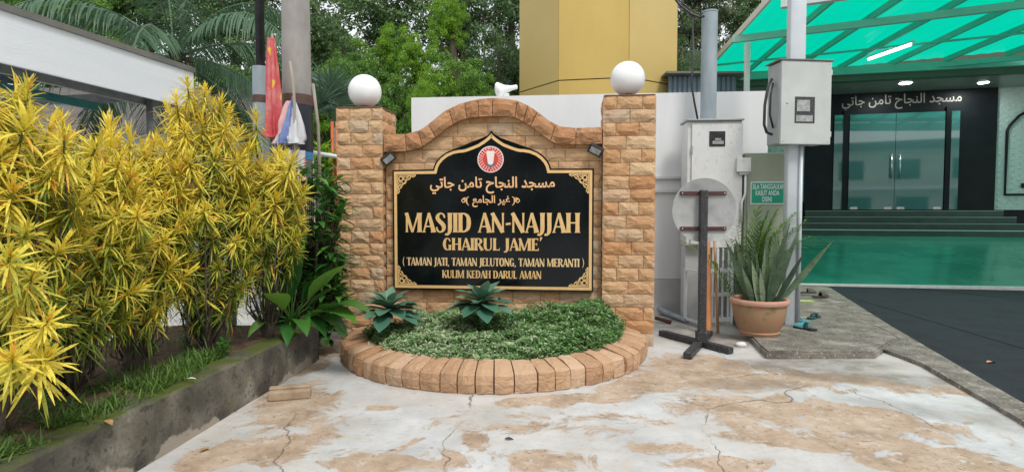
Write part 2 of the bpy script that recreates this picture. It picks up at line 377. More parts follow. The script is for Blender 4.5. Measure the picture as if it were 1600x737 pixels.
# wandering cracks
ns = nd(t, 'ShaderNodeTexNoise', Scale=2.0, Detail=6.0); t.links.new(v, ns.inputs['Vector'])
ad = nd(t, 'ShaderNodeVectorMath', operation='MULTIPLY_ADD')
t.links.new(ns.outputs['Color'], ad.inputs[0]); ad.inputs[1].default_value = (.5, .5, 0); t.links.new(v, ad.inputs[2])
vo = nd(t, 'ShaderNodeTexVoronoi', Scale=.55); vo.feature = 'DISTANCE_TO_EDGE'; t.links.new(ad.outputs[0], vo.inputs['Vector'])
crk = ramp(t, vo.outputs['Distance'], [(.0, (1, 1, 1)), (.0022, (0, 0, 0))]).outputs[0]
gm = nd(t, 'ShaderNodeMath', operation='MULTIPLY'); t.links.new(crk, gm.inputs[0])
t.links.new(ramp(t, noise(t, v, 1.1, 2), [(.48, (0, 0, 0)), (.56, (.8, .8, .8))]).outputs[0], gm.inputs[1])
c = rgbmix(t, c, (.05, .04, .03), gm.outputs[0])
t.links.new(c, p.inputs['Base Color'])
rr = ramp(t, tanm.outputs[0], [(0, (.55, .55, .55)), (1, (.8, .8, .8))]).outputs[0]
t.links.new(rr, p.inputs['Roughness'])
hs = nd(t, 'ShaderNodeMath', operation='MULTIPLY_ADD'); t.links.new(tanm.outputs[0], hs.inputs[0]); hs.inputs[1].default_value = -.7
t.links.new(noise(t, v, 26, 8, .7), hs.inputs[2])
hs2 = nd(t, 'ShaderNodeMath', operation='SUBTRACT'); t.links.new(hs.outputs[0], hs2.inputs[0]); t.links.new(gm.outputs[0], hs2.inputs[1])
bump(t, p, hs2.outputs[0], .45, .008)
M['forecourt'] = m
M['slab'] = mottled('stained grey cement', (.07, .062, .048), (.20, .18, .15), 5, .85, 35, .9, speck=(.42, .40, .36), c3=(.36, .34, .30))
M['earth'] = mottled('pale yard concrete', (.42, .42, .41), (.55, .55, .54), .6, .85, 10, .2)

# ------------------------------------------------------------------ mesh builder
WM = {}
def props(o, label=None, cat=None, group=None, kind=None):
    if label: o['label'] = label
    if cat: o['category'] = cat
    if group: o['group'] = group
    if kind: o['kind'] = kind
    return o
def thing(name, label, cat, loc=(0, 0, 0), rot=0.0, group=None, mat4=None):
    o = bpy.data.objects.new(name, None)
    o.empty_display_size = .1
    C.objects.link(o)
    Mx = mat4.copy() if mat4 is not None else Matrix.Translation(Vector(loc)) @ Matrix.Rotation(rot, 4, 'Z')
    o.matrix_world = Mx
    WM[o.name] = Mx
    return props(o, label, cat, group)
class MB:
    def __init__(s, X=None):
        s.v = []; s.f = []; s.t = []; s.X = X if X is not None else Matrix.Identity(4); s.tint = .5
    def add(s, vs, fs, tint=None):
        b = len(s.v)
        s.v.extend((s.X @ Vector(q))[:] for q in vs)
        s.f.extend(tuple(i + b for i in f) for f in fs)
        s.t.extend([s.tint if tint is None else tint] * len(vs))
        return s
    def box(s, x0, x1, y0, y1, z0, z1, X=None):
        vs = [(x, y, z) for z in (z0, z1) for y in (y0, y1) for x in (x0, x1)]
        if X is not None: vs = [X @ Vector(q) for q in vs]
        return s.add(vs, [(0, 2, 3, 1), (4, 5, 7, 6), (0, 1, 5, 4), (2, 6, 7, 3), (0, 4, 6, 2), (1, 3, 7, 5)])
    def cbox(s, x0, x1, y0, y1, z0, z1, b=.01):
        """box with chamfered edges"""
        bm = bmesh.new(); bmesh.ops.create_cube(bm, size=1)
        for q in bm.verts:
            q.co = ((x0 + x1) / 2 + q.co.x * (x1 - x0), (y0 + y1) / 2 + q.co.y * (y1 - y0), (z0 + z1) / 2 + q.co.z * (z1 - z0))
        bmesh.ops.bevel(bm, geom=bm.edges[:], offset=b, segments=2, affect='EDGES', profile=.5)
        bm.verts.index_update()
        s.add([q.co[:] for q in bm.verts], [[q.index for q in f.verts] for f in bm.faces]); bm.free()
        return s
    def tube(s, pts, rad, n=8, cap=True, tint=None):
        pts = [Vector(q) for q in pts]
        if not hasattr(rad, '__len__'): rad = [rad] * len(pts)
        vs = []; ref = None
        for i, q in enumerate(pts):
            d = (pts[min(i + 1, len(pts) - 1)] - pts[max(i - 1, 0)]).normalized()
            if ref is None: ref = Vector((1, 0, 0)) if abs(d.x) < .8 else Vector((0, 1, 0))
            a = (ref - d * ref.dot(d)).normalized(); b = d.cross(a); ref = a
            for k in range(n):
                th = 2 * PI * k / n
                vs.append(q + (a * math.cos(th) + b * math.sin(th)) * rad[i])
        fs = [(i * n + k, i * n + (k + 1) % n, (i + 1) * n + (k + 1) % n, (i + 1) * n + k) for i in range(len(pts) - 1) for k in range(n)]
        if cap:
            fs.append(tuple(range(n - 1, -1, -1))); fs.append(tuple((len(pts) - 1) * n + k for k in range(n)))
        return s.add(vs, fs, tint)
    def lathe(s, prof, n=32, c=(0, 0, 0)):
        vs = [(c[0] + r * math.cos(2 * PI * k / n), c[1] + r * math.sin(2 * PI * k / n), c[2] + z) for r, z in prof for k in range(n)]
        fs = [(i * n + k, i * n + (k + 1) % n, (i + 1) * n + (k + 1) % n, (i + 1) * n + k) for i in range(len(prof) - 1) for k in range(n)]
        return s.add(vs, fs)
    def prism(s, poly, d0, d1, map3):
        """poly of (a,b), extruded from depth d0 to d1; map3(a,b,d)->xyz"""
        n = len(poly)
        vs = [map3(a, b, d0) for a, b in poly] + [map3(a, b, d1) for a, b in poly]
        fs = [tuple(range(n)), tuple(range(2 * n - 1, n - 1, -1))] + [(i, i + n, (i + 1) % n + n, (i + 1) % n) for i in range(n)]
        return s.add(vs, fs)
    def leaf(s, base, d, up, L, W, droop=.3, seg=4, fold=.15, tint=None, prof=None, wave=0):
        """arching leaf: base point, direction, up hint"""
        d = Vector(d).normalized(); up = Vector(up)
        side = d.cross(up)
        if side.length < 1e-4: side = Vector((1, 0, 0))
        side.normalize()
        p_ = Vector(base); vs = []; cur = d.copy()
        prof = prof or [.35, .9, 1.0, .7, .04]
        n = len(prof)
        for i in range(n):
            nrm = side.cross(cur).normalized()
            wd = W * .5 * prof[i]
            lift = fold * wd + (wave * wd * math.sin(i * 2.1))
            vs += [p_ - side * wd + nrm * lift, p_ - nrm * 0, p_ + side * wd + nrm * (fold * wd)]
            cur = (cur + Vector((0, 0, -1)) * droop / n * 1.6).normalized()
            p_ = p_ + cur * (L / (n - 1))
        fs = []
        for i in range(n - 1):
            a = i * 3
            fs += [(a, a + 1, a + 4, a + 3), (a + 1, a + 2, a + 5, a + 4)]
        return s.add(vs, fs, tint)
    def build(s, name, mat, parent=None, smooth=False, label=None, cat=None, group=None, kind=None, tint=False, recalc=False, auto=False):
        me = bpy.data.meshes.new(name)
        vs = s.v
        if parent is not None:
            inv = WM[parent.name].inverted()
            vs = [(inv @ Vector(q))[:] for q in vs]
        me.from_pydata(vs, [], s.f)
        if tint:
            a = me.attributes.new('tint', 'FLOAT', 'POINT'); a.data.foreach_set('value', s.t)
        if recalc:
            bm = bmesh.new(); bm.from_mesh(me); bmesh.ops.recalc_face_normals(bm, faces=bm.faces[:]); bm.to_mesh(me); bm.free()
        if smooth: me.shade_smooth()
        if auto:
            me.shade_smooth(); me.set_sharp_from_angle(angle=R(38))
        me.materials.append(mat if not isinstance(mat, str) else M[mat])
        o = bpy.data.objects.new(name, me); C.objects.link(o)
        if parent is not None:
            o.parent = parent
            WM[o.name] = WM[parent.name]
        else: WM[o.name] = Matrix.Identity(4)
        return props(o, label, cat, group, kind)
def inst(me, name, parent, loc, rot=(0, 0, 0), scl=(1, 1, 1), label=None):
    """a piece that shares its mesh; loc/rot in the parent's own frame"""
    o = bpy.data.objects.new(name, me); C.objects.link(o); o.parent = parent
    o.location = loc; o.rotation_euler = rot; o.scale = scl
    if label: o['label'] = label
    return o
def copy_tree(o, loc=None, rotz=None, scl=None, parent=None):
    c = o.copy(); C.objects.link(c)
    if parent is not None: c.parent = parent
    for ch in list(o.children): copy_tree(ch, parent=c)
    if loc is not None: c.location = loc
    if rotz is not None: c.rotation_euler = (0, 0, rotz)
    if scl is not None: c.scale = scl if hasattr(scl, '__len__') else (scl,) * 3
    return c
def leafcloud(name, P, Nrm, size, tint, mat, aspect=.5, rng=None):
    """many rhombic leaves at once; P (n,3), size (n,), tint (n,)"""
    n = len(P)
    Nrm = Nrm / np.maximum(np.linalg.norm(Nrm, axis=1, keepdims=True), 1e-6)
    r = rng.normal(size=(n, 3)); a = np.cross(Nrm, r); a /= np.maximum(np.linalg.norm(a, axis=1, keepdims=True), 1e-6)
    b = np.cross(Nrm, a); s = size[:, None]
    V = np.stack([P - a * s, P + b * s * aspect, P + a * s, P - b * s * aspect + Nrm * s * .15], axis=1).reshape(-1, 3)
    me = bpy.data.meshes.new(name)
    me.vertices.add(4 * n); me.vertices.foreach_set('co', V.astype(np.float32).ravel())
    me.loops.add(4 * n); me.loops.foreach_set('vertex_index', np.arange(4 * n, dtype=np.int32))
    me.polygons.add(n); me.polygons.foreach_set('loop_start', np.arange(0, 4 * n, 4, dtype=np.int32))
    me.update(calc_edges=True)
    at = me.attributes.new('tint', 'FLOAT', 'POINT'); at.data.foreach_set('value', np.repeat(tint, 4).astype(np.float32))
    me.materials.append(M[mat] if isinstance(mat, str) else mat)
    return me
rnd = random.Random(7)

# ================================================================== SETTING: ground
def ell(x, y, cx, cy, rx, ry, a=0):
    dx, dy = x - cx, y - cy; ca, sa = math.cos(a), math.sin(a)
    u, v_ = (dx * ca + dy * sa) / rx, (-dx * sa + dy * ca) / ry
    return max(0.0, 1 - (u * u + v_ * v_))
def gp(px, py): q = G(px, py); return q.x, q.y
TAN = []     # centre px,py ; half sizes m ; angle ; weight
for px, py, rx, ry, a_, wt in [(880, 625, .62, .16, .18, 1.0), (1010, 600, .5, .22, .5, 1.1), (1090, 575, .5, .5, .2, 1.0), (470, 570, .25, .4, .2, 1.0), (420, 700, .3, .3, .5, 1.0), (745, 690, .12, .16, .3, 1.1),
        (580, 718, .28, .17, 0, 1.1), (450, 690, .3, .22, .3, 1.0), (520, 545, .35, .45, 0, 1.2), (430, 625, .25, .3, .4, .8), (350, 715, .25, .2, .2, 1.0),
        (1180, 640, .45, .22, -.2, .95), (1260, 690, .55, .16, -.2, .95), (1330, 640, .5, .16, -.3, .8), (1130, 720, .35, .1, 0, .9), (1420, 700, .5, .14, -.4, .75), (1500, 737, .5, .18, -.2, .9),
        (600, 640, .14, .05, 0, .9), (640, 690, .12, .03, .2, .9), (1050, 700, .3, .1, 0, .6), (1250, 650, 1.1, .5, -.3, .62), (1350, 600, .8, .35, -.3, .55), (700, 720, 1.0, .2, 0, .5), (450, 640, .5, .8, .3, .6), (1120, 590, .7, .5, 0, .75), (900, 660, .9, .25, 0, .42), (900, 737, .5, .12, 0, .3)]:
    TAN.append((*gp(px, py), rx, ry, a_, wt))
DAMP = []
for px, py, rx, ry, a_, wt in [(505, 520, .45, .8, 0, 1.1), (1110, 530, .5, .5, 0, .8), (1270, 570, .9, .3, 0, .75), (1360, 590, .9, .25, -.2, .7), (1170, 600, .5, .2, 0, .5), (1500, 650, .9, .2, -.6, .4), (440, 600, .22, .4, .3, .4), (1060, 510, .4, .6, 0, .7)]:
    DAMP.append((*gp(px, py), rx, ry, a_, wt))
nx, ny = 190, 150
x0, x1, y0, y1 = -4.6, 5.4, 1.2, 9.2
vs = []; tn = []; dp = []
for j in range(ny + 1):
    for i in range(nx + 1):
        x = x0 + (x1 - x0) * i / nx; y = y0 + (y1 - y0) * j / ny
        wx = mnoise.noise((x * 2.1, y * 2.1, 8)) + .5 * mnoise.noise((x * 5, y * 5, 2)); wy = mnoise.noise((x * 2.1, y * 2.1, 18)) + .5 * mnoise.noise((x * 5, y * 5, 12))
        e = max([wt * min(1, 1.15 * ell(x + .10 * wx, y + .10 * wy, cx, cy, rx * 1.25, ry * 1.25, a_)) for cx, cy, rx, ry, a_, wt in TAN])
        d_ = max([wt * min(1, 1.7 * ell(x, y, cx, cy, rx, ry, a_)) for cx, cy, rx, ry, a_, wt in DAMP])
        vs.append((x, y, .006 * mnoise.noise((x * 1.2, y * 1.2, 0)) + .002 * mnoise.noise((x * 6, y * 6, 3))))
        tn.append(e); dp.append(d_)
fs = [(j * (nx + 1) + i, j * (nx + 1) + i + 1, (j + 1) * (nx + 1) + i + 1, (j + 1) * (nx + 1) + i) for j in range(ny) for i in range(nx)]
me = bpy.data.meshes.new('forecourt_pavement'); me.from_pydata(vs, [], fs)
a = me.attributes.new('tan', 'FLOAT', 'POINT'); a.data.foreach_set('value', tn)
a = me.attributes.new('damp', 'FLOAT', 'POINT'); a.data.foreach_set('value', dp)
me.shade_smooth(); me.materials.append(M['forecourt'])
o = bpy.data.objects.new('forecourt_pavement', me); C.objects.link(o); props(o, kind='structure', label='worn white painted cement forecourt with tan patches and cracks')
b = MB(); s_ = 300
b.add([(-s_, -s_, -.03), (s_, -s_, -.03), (s_, s_, -.03), (-s_, s_, -.03)], [(0, 1, 2, 3)])
b.build('ground', 'earth', kind='structure', label='pale concrete yard around the forecourt')

# dark turf mat (runs up to the hall's green floor)
mat_pts = [G(1600, 640), G(1283, 447), G(1330, 446), G(1480, 447), G(1600, 449)]
A_, B_ = G(1600, 640), G(1283, 447)
dirm = (A_ - B_).normalized()
Am = A_ + dirm * 3.0
poly = [Am, B_, G(1900, 452), Vector((12, 1.0, 0))]
b = MB(); b.prism([(q.x, q.y) for q in poly], .006, .022, lambda a, c, d: (a, c, d))
b.build('turf_mat', 'mat_dark', kind='structure', recalc=True, label='dark blue black turf mat laid in front of the hall')
# a fold and a joint in the mat
for (pa, pb) in [((1340, 470), (1600, 548)), ((1370, 446), (1600, 470))]:
    q0, q1 = G(*pa), G(*pb)
    b = MB(); b.tube([q0 + (q1 - q0) * k / 8 + Vector((0, 0, .022)) for k in range(9)], .006, 5)
    b.build('turf_mat_seam', 'mat_dark', kind='structure')
# concrete margin between mat and forecourt
pl = [G(1590, 660), G(1440, 572), G(1365, 545), G(1225, 470), G(1180, 440), G(1283, 443), G(1390, 512), G(1500, 578), G(1600, 637)]
pl = [pl[0] + dirm * 2] + pl + [pl[-1] + dirm * 2]
b = MB(); b.prism([(q.x, q.y) for q in pl], .0, .035, lambda a, c, d: (a, c, d))
b.build('kerb_margin', 'slab', kind='structure', recalc=True, label='grey cement margin along the turf mat')
# raised slab under the flower pot
pl = [G(1198, 560), G(1366, 560), G(1405, 535), G(1290, 468, .07), G(1150, 462), G(1143, 503)]
b = MB()
bm = bmesh.new()
pl2 = []
for qa, qb in zip(pl, pl[1:] + pl[:1]):
    for k in range(7):
        q = qa.lerp(qb, k / 7); j_ = .022 if k else .01
        pl2.append(Vector((q.x + j_ * mnoise.noise((q.x * 7, q.y * 7, 1)), q.y + j_ * mnoise.noise((q.x * 7, q.y * 7, 6)), 0)))
f = bm.faces.new([bm.verts.new((q.x, q.y, 0)) for q in pl2])
r_ = bmesh.ops.extrude_face_region(bm, geom=[f]); bmesh.ops.translate(bm, vec=(0, 0, .07), verts=[q for q in r_['geom'] if isinstance(q, bmesh.types.BMVert)])
bmesh.ops.recalc_face_normals(bm, faces=bm.faces[:])
bmesh.ops.bevel(bm, geom=[e for e in bm.edges if abs(e.verts[0].co.z - e.verts[1].co.z) < .001 and e.verts[0].co.z > .05], offset=.016, segments=2, affect='EDGES')
for q in bm.verts: q.co += Vector((mnoise.noise(q.co * 5), mnoise.noise(q.co * 5 + Vector((9, 0, 0))), mnoise.noise(q.co * 4 + Vector((0, 7, 0))))) * .012
bm.verts.index_update(); b.add([q.co[:] for q in bm.verts], [[q.index for q in f.verts] for f in bm.faces]); bm.free()
b.build('slab', 'slab', kind='structure', label='rough grey cement slab under the flower pot')

# ================================================================== THE STONE SIGN
O = G(1022, 542)
SM = frame(O, R(5.9))
ST = lambda px, py, w_=0.0: trace(SM, px, py, w_)
# stone block meshes: unit cell x[-.5,.5] z[-.5,.5], rough front at y=-1
def block_mesh(name, mat, seed, nx_=5, nz_=4, rough_=.45):
    r = random.Random(seed); vs = []; fs = []
    # a couple of facet planes for the chipped look
    pls = [(r.uniform(-1, 1), r.uniform(-1, 1), r.uniform(.5, 1.0)) for _ in range(3)]
    for j in range(nz_):
        for i in range(nx_):
            x = -.5 + i / (nx_ - 1); z = -.5 + j / (nz_ - 1)
            ed = i in (0, nx_ - 1) or j in (0, nz_ - 1)
            if not ed:
                x += r.uniform(-.07, .07); z += r.uniform(-.07, .07)
                h = .62 + min(p_[2] * .5 + p_[0] * x * .6 + p_[1] * z * .6 for p_ in pls) * .6 + r.uniform(-.12, .12) * rough_ * 2
            else: h = .42 + r.uniform(-.12, .12)
            vs.append((x, -h, z))
    for j in range(nz_ - 1):
        for i in range(nx_ - 1):
            a = j * nx_ + i
            if r.random() < .5: fs += [(a, a + 1, a + nx_ + 1), (a, a + nx_ + 1, a + nx_)]
            else: fs += [(a, a + 1, a + nx_), (a + 1, a + nx_ + 1, a + nx_)]
    ring = [i for i in range(nx_)] + [j * nx_ + nx_ - 1 for j in range(1, nz_)] + [(nz_ - 1) * nx_ + i for i in range(nx_ - 2, -1, -1)] + [j * nx_ for j in range(nz_ - 2, 0, -1)]
    base = len(vs)
    for k in ring: vs.append((vs[k][0], 0, vs[k][2]))
    n = len(ring)
    for k in range(n): fs.append((ring[k], base + k, base + (k + 1) % n, ring[(k + 1) % n]))
    me = bpy.data.meshes.new(name); me.from_pydata(vs, [], fs)
    me.materials.append(M[mat]); return me
BLK = [block_mesh('stone_block', 'stone', 100 + k) for k in range(12)]
sign = thing('stone_sign_wall', 'ochre stone wall with two square pillars and an arched coping behind the curved planter', 'sign wall', mat4=SM)
GAP = .0045
def put_block(u0, u1, z0, z1, w_, depth, rot=0.0, side=None, parent=None, meshes=None):
    me = rnd.choice(meshes or BLK)
    cu, cz = (u0 + u1) / 2, (z0 + z1) / 2
    sx_, sz_ = (u1 - u0 - GAP), (z1 - z0 - GAP)
    if rnd.random() < .5: pass
    if side is None: loc = (cu, w_, cz); rz = 0
    elif side == 'R': loc = (w_, cu, cz); rz = PI / 2      # faces +u ; u0..u1 run in depth
    else: loc = (w_, cu, cz); rz = -PI / 2
    o = inst(me, 'stone_block', parent or sign, loc, (0, 0, rz), (sx_ * rnd.choice((1, -1)) if False else sx_, depth * rnd.uniform(.85, 1.15), sz_))
    return o
uR0 = ST(941.5, 300)[0]; uR1 = 0.0
uL0 = ST(526, 350)[0]; uL1 = ST(597.5, 300)[0]
zR = ST(984, 149)[1]; zL = ST(560, 168)[1]
PD = .56; VEN = .035
pilR = MB(SM); pilR.box(uR0 + VEN, uR1 - VEN, VEN, PD, 0, zR - .004)
core = pilR; core.box(uL0 + VEN, uL1 - VEN, VEN, PD, 0, zL - .004)
WW = .10           # wall face behind the pillar faces
# coping curve (outer, inner) in photograph pixels -> wall frame
top_px = [(597, 210), (633, 209), (656, 203), (672, 191), (694, 173), (719, 161), (744, 155), (769, 152.5), (791, 154), (809, 157), (828, 166), (844, 177.5), (859, 189), (875, 197), (897, 199.7), (943, 198)]
low_px = [(597, 237), (633, 235.5), (656, 230.6), (681, 212.5), (700, 197), (716, 188), (741, 182), (769, 180.8), (791, 181), (806, 183), (828, 195.6), (844, 207.5), (858, 218), (868, 224), (900, 224.7), (943, 224)]
WC = .015
top = [ST(*q, WC) for q in top_px]; low = [ST(*q, WC) for q in low_px]
def interp(curve, u):
    if u <= curve[0][0]: return curve[0][1]
    for (a0, b0), (a1, b1) in zip(curve, curve[1:]):
        if u <= a1: return b0 + (b1 - b0) * (u - a0) / max(1e-6, a1 - a0)
    return curve[-1][1]
mid = lambda u: (interp(low, u) * .45 + interp(top, u) * .55)
poly = [(uL1 - .05, 0)] + [(uR0 + .05, 0)] + [(u, interp(top, u) - .02) for u in np.linspace(uR0 + .05, uL1 - .05, 40)]
core.prism(poly, WW + .03, WW + .32, lambda a, c, d: (a, d, c))
core.build('mortar_core', 'mortar', sign, recalc=True)
def pillar_blocks(u0, u1, ztop, n, seed):
    r = random.Random(seed); h = ztop / n
    wd = u1 - u0
    for k in range(n):
        z0, z1 = ztop - (k + 1) * h, ztop - k * h
        if k % 2 == 0:
            a, b_ = r.uniform(.24, .34), r.uniform(.68, .80)
            cuts = [0, a, b_, 1] if r.random() < .85 else [0, .5, 1]
        else: cuts = [0, r.uniform(.40, .58), 1] if r.random() < .8 else [0, .28, .7, 1]
        for c0, c1 in zip(cuts, cuts[1:]): put_block(u0 + wd * c0, u0 + wd * c1, z0, z1, VEN + .004, VEN * 1.25)
        for sd_, ww in (('R', u1 - VEN), ('L', u0 + VEN)):
            if k % 2 == 0: cs = [0, .3, .72, 1]
            else: cs = [0, .5, 1]
            for c0, c1 in zip(cs, cs[1:]):
                put_block(VEN + (PD - VEN) * c0, VEN + (PD - VEN) * c1, z0, z1, ww, VEN * 1.1, side=sd_)
pillar_blocks(uR0, uR1, zR, 19, 3)
pillar_blocks(uL0, uL1, zL, 19, 5)
# rough cement caps on the pillars
for u0, u1, zt in ((uR0, uR1, zR), (uL0, uL1, zL)):
    b = MB(SM); b.cbox(u0 + .01, u1 - .01, .012, PD, zt - .004, zt + .012, .004); b.build('pillar_cap', 'mortar', sign)
# coping blocks follow the arch
cuts_px = [597, 633, 656, 674, 704, 727, 747, 769, 806, 821, 834, 864, 900, 943]
cu = [ST(q, 200, WC)[0] for q in cuts_px]; cu[0] = uL1 + .002; cu[-1] = uR0 - .002
def coping_block(ua, ub, seed):
    r = random.Random(seed); n_ = max(3, int((ub - ua) / .05) + 1)
    vs = []; fs = []
    # shear the joints so that they stand square to the curve
    def tl(u):
        du = .03
        sl = (interp(top, u + du) - interp(top, u - du)) / (2 * du)
        return -sl * .5
    for i in range(n_):
        f_ = i / (n_ - 1)
        g0 = GAP * .7 if i == 0 else (-GAP * .7 if i == n_ - 1 else 0)
        for j in range(4):
            g = j / 3
            u = ua + (ub - ua) * f_ + g0
            sh = tl(ua) * (1 - f_) + tl(ub) * f_
            uu = u + sh * (g - .5) * .2
            zlo, zhi = interp(low, uu), interp(top, uu)
            z = zlo + (zhi - zlo) * g
            e = i in (0, n_ - 1) or j in (0, 3)
            vs.append((uu, WC + (.022 if e else -.004 + r.uniform(-.012, .012)), z))
    nf = len(vs)
    for i in range(n_ - 1):
        for j in range(3):
            a = i * 4 + j
            fs += [(a, a + 4, a + 5), (a, a + 5, a + 1)] if r.random() < .5 else [(a, a + 4, a + 1), (a + 4, a + 5, a + 1)]
    ring = [i * 4 for i in range(n_)] + [(n_ - 1) * 4 + j for j in (1, 2, 3)] + [i * 4 + 3 for i in range(n_ - 2, -1, -1)] + [2, 1]
    base = len(vs)
    for k in ring: vs.append((vs[k][0], WW + .34, vs[k][2]))
    n = len(ring)
    for k in range(n): fs.append((ring[k], base + k, base + (k + 1) % n, ring[(k + 1) % n]))
    fs.append(tuple(base + k for k in range(n)))
    b = MB(SM); b.add(vs, fs); b.build('coping_stone', 'coping', sign, recalc=True)
for k in range(len(cu) - 1): coping_block(cu[k], cu[k + 1], 40 + k)
# wall face blocks between the pillars (those the panel hides wholly are left out)
pbl, pbr = ST(616, 300, .05)[0], ST(925, 300, .05)[0]
pzb, pzt = ST(770, 452, .05)[1], ST(770, 262, .05)[1]
hB = .1375; k = 0; z0 = .0
while z0 < 2.75:
    z1 = z0 + hB
    u = uL1 + .002; first = True
    while u < uR0 - .01:
        L_ = rnd.uniform(.2, .36)
        if first and k % 2: L_ *= .5
        first = False
        ue = min(u + L_, uR0 - .002)
        if uR0 - ue < .1: ue = uR0 - .002
        lim = min(mid(u), mid(ue), mid((u + ue) / 2))
        hid = (u > pbl + .02 and ue < pbr - .02 and z0 > pzb + .02 and z1 < pzt - .02)
        if z1 <= lim:
            if not hid: put_block(u, ue, z0, z1, WW + .03, .034)
        elif z0 < max(mid(u), mid(ue)) - .02 and not hid:
            # trimmed to run under the coping
            r = random.Random(int(u * 1000) + k); vs = []; fs = []; n_ = 4
            for i in range(n_):
                uu = u + GAP / 2 + (ue - u - GAP) * i / (n_ - 1)
                zt = min(z1 - GAP / 2, mid(uu))
                zt = max(zt, z0 + GAP)
                for j in range(3):
                    e = i in (0, n_ - 1) or j in (0, 2)
                    vs.append((uu, WW + .03 - (.014 if e else .026 + r.uniform(-.006, .008)), z0 + GAP / 2 + (zt - z0 - GAP / 2) * j / 2))
            for i in range(n_ - 1):
                for j in range(2):
                    a = i * 3 + j; fs.append((a, a + 3, a + 4, a + 1))
            ring = [0, 3, 6, 9, 10, 11, 8, 5, 2, 1]; base = len(vs)
            for q in ring: vs.append((vs[q][0], WW + .03, vs[q][2]))
            for q in range(10): fs.append((ring[q], base + q, base + (q + 1) % 10, ring[(q + 1) % 10]))
            b = MB(SM); b.add(vs, fs); b.build('stone_block', 'stone', sign)
        u = ue
    z0 = z1; k += 1

# ------------------------------------------------------------------ the black name board
WP = .045
half = [(765.5, 204), (768.5, 208.5), (773, 213), (779, 217.5), (787, 222.5), (796, 226), (806, 229.5), (811, 230.5), (817, 230.8), (827, 232.5), (838, 237), (847, 243.5), (853.5, 251), (857, 257.5), (858.5, 263.3), (927.5, 263.3), (927.5, 455.8)]
hp = [ST(q[0], q[1], WP) for q in half]
ucen = ST(765.5, 300, WP)[0]
hp = [(max(0, a - ucen), z) for a, z in hp]
Wb = hp[-1][0]; Wb = (ST(927.5, 350, WP)[0] - ST(614, 350, WP)[0]) / 2
ucen = (ST(927.5, 350, WP)[0] + ST(614, 350, WP)[0]) / 2
hp[-1] = (Wb, hp[-1][1]); hp[-2] = (Wb, hp[-2][1])
outl = hp + [(-a, z) for a, z in hp[::-1][:-1]]
def inset(poly, d):
    n = len(poly); out = []
    area = sum(poly[i][0] * poly[(i + 1) % n][1] - poly[(i + 1) % n][0] * poly[i][1] for i in range(n))
    sg = 1 if area > 0 else -1
    for i in range(n):
        p0, p1, p2 = poly[i - 1], poly[i], poly[(i + 1) % n]
        e1 = Vector((p1[0] - p0[0], p1[1] - p0[1])).normalized(); e2 = Vector((p2[0] - p1[0], p2[1] - p1[1])).normalized()
        n1 = Vector((-e1.y, e1.x)) * sg; n2 = Vector((-e2.y, e2.x)) * sg
        mvec = (n1 + n2); L_ = mvec.length
        if L_ < 1e-5: mvec = n1; k_ = 1
        else:
            mvec /= L_; k_ = 1 / max(.45, mvec.dot(n1))
        out.append((p1[0] + mvec.x * d * k_, p1[1] + mvec.y * d * k_))
    return out
BMx = SM @ Matrix.Translation((ucen, WP, 0))
board = thing('name_board', 'black arched mosque name board with gold border and gold lettering on the stone wall', 'name board', mat4=BMx)
toB = lambda a, c, d: (a, d, c)
def tri_prism(b, poly, d0, d1):
    bm = bmesh.new()
    f = bm.faces.new([bm.verts.new((a, d1, c)) for a, c in poly])
    bmesh.ops.triangulate(bm, faces=[f]); bm.verts.index_update()
    vs = [q.co[:] for q in bm.verts]; fs = [[q.index for q in f.verts] for f in bm.faces]
    bm.free(); n = len(poly)
    vs += [(a, d0, c) for a, c in poly]
    fs += [(i, i + n, (i + 1) % n + n, (i + 1) % n) for i in range(n)]
    b.add(vs, fs)
b = MB(BMx); tri_prism(b, outl, .07, 0); b.build('backing', 'black_gloss', board, recalc=True)
g1, g2 = inset(outl, .017), inset(outl, .047)
b = MB(BMx); n = len(g1)
vs = [(a, -.004, c) for a, c in g1] + [(a, -.004, c) for a, c in g2] + [(a, 0.001, c) for a, c in g1] + [(a, .001, c) for a, c in g2]
fs = [(i, (i + 1) % n, (i + 1) % n + n, i + n) for i in range(n)] + [(i, i + 2 * n, (i + 1) % n + 2 * n, (i + 1) % n) for i in range(n)] + [(i + n, (i + 1) % n + n, (i + 1) % n + 3 * n, i + 3 * n) for i in range(n)]
b.add(vs, fs); b.build('gold_border', 'gold', board, recalc=True)
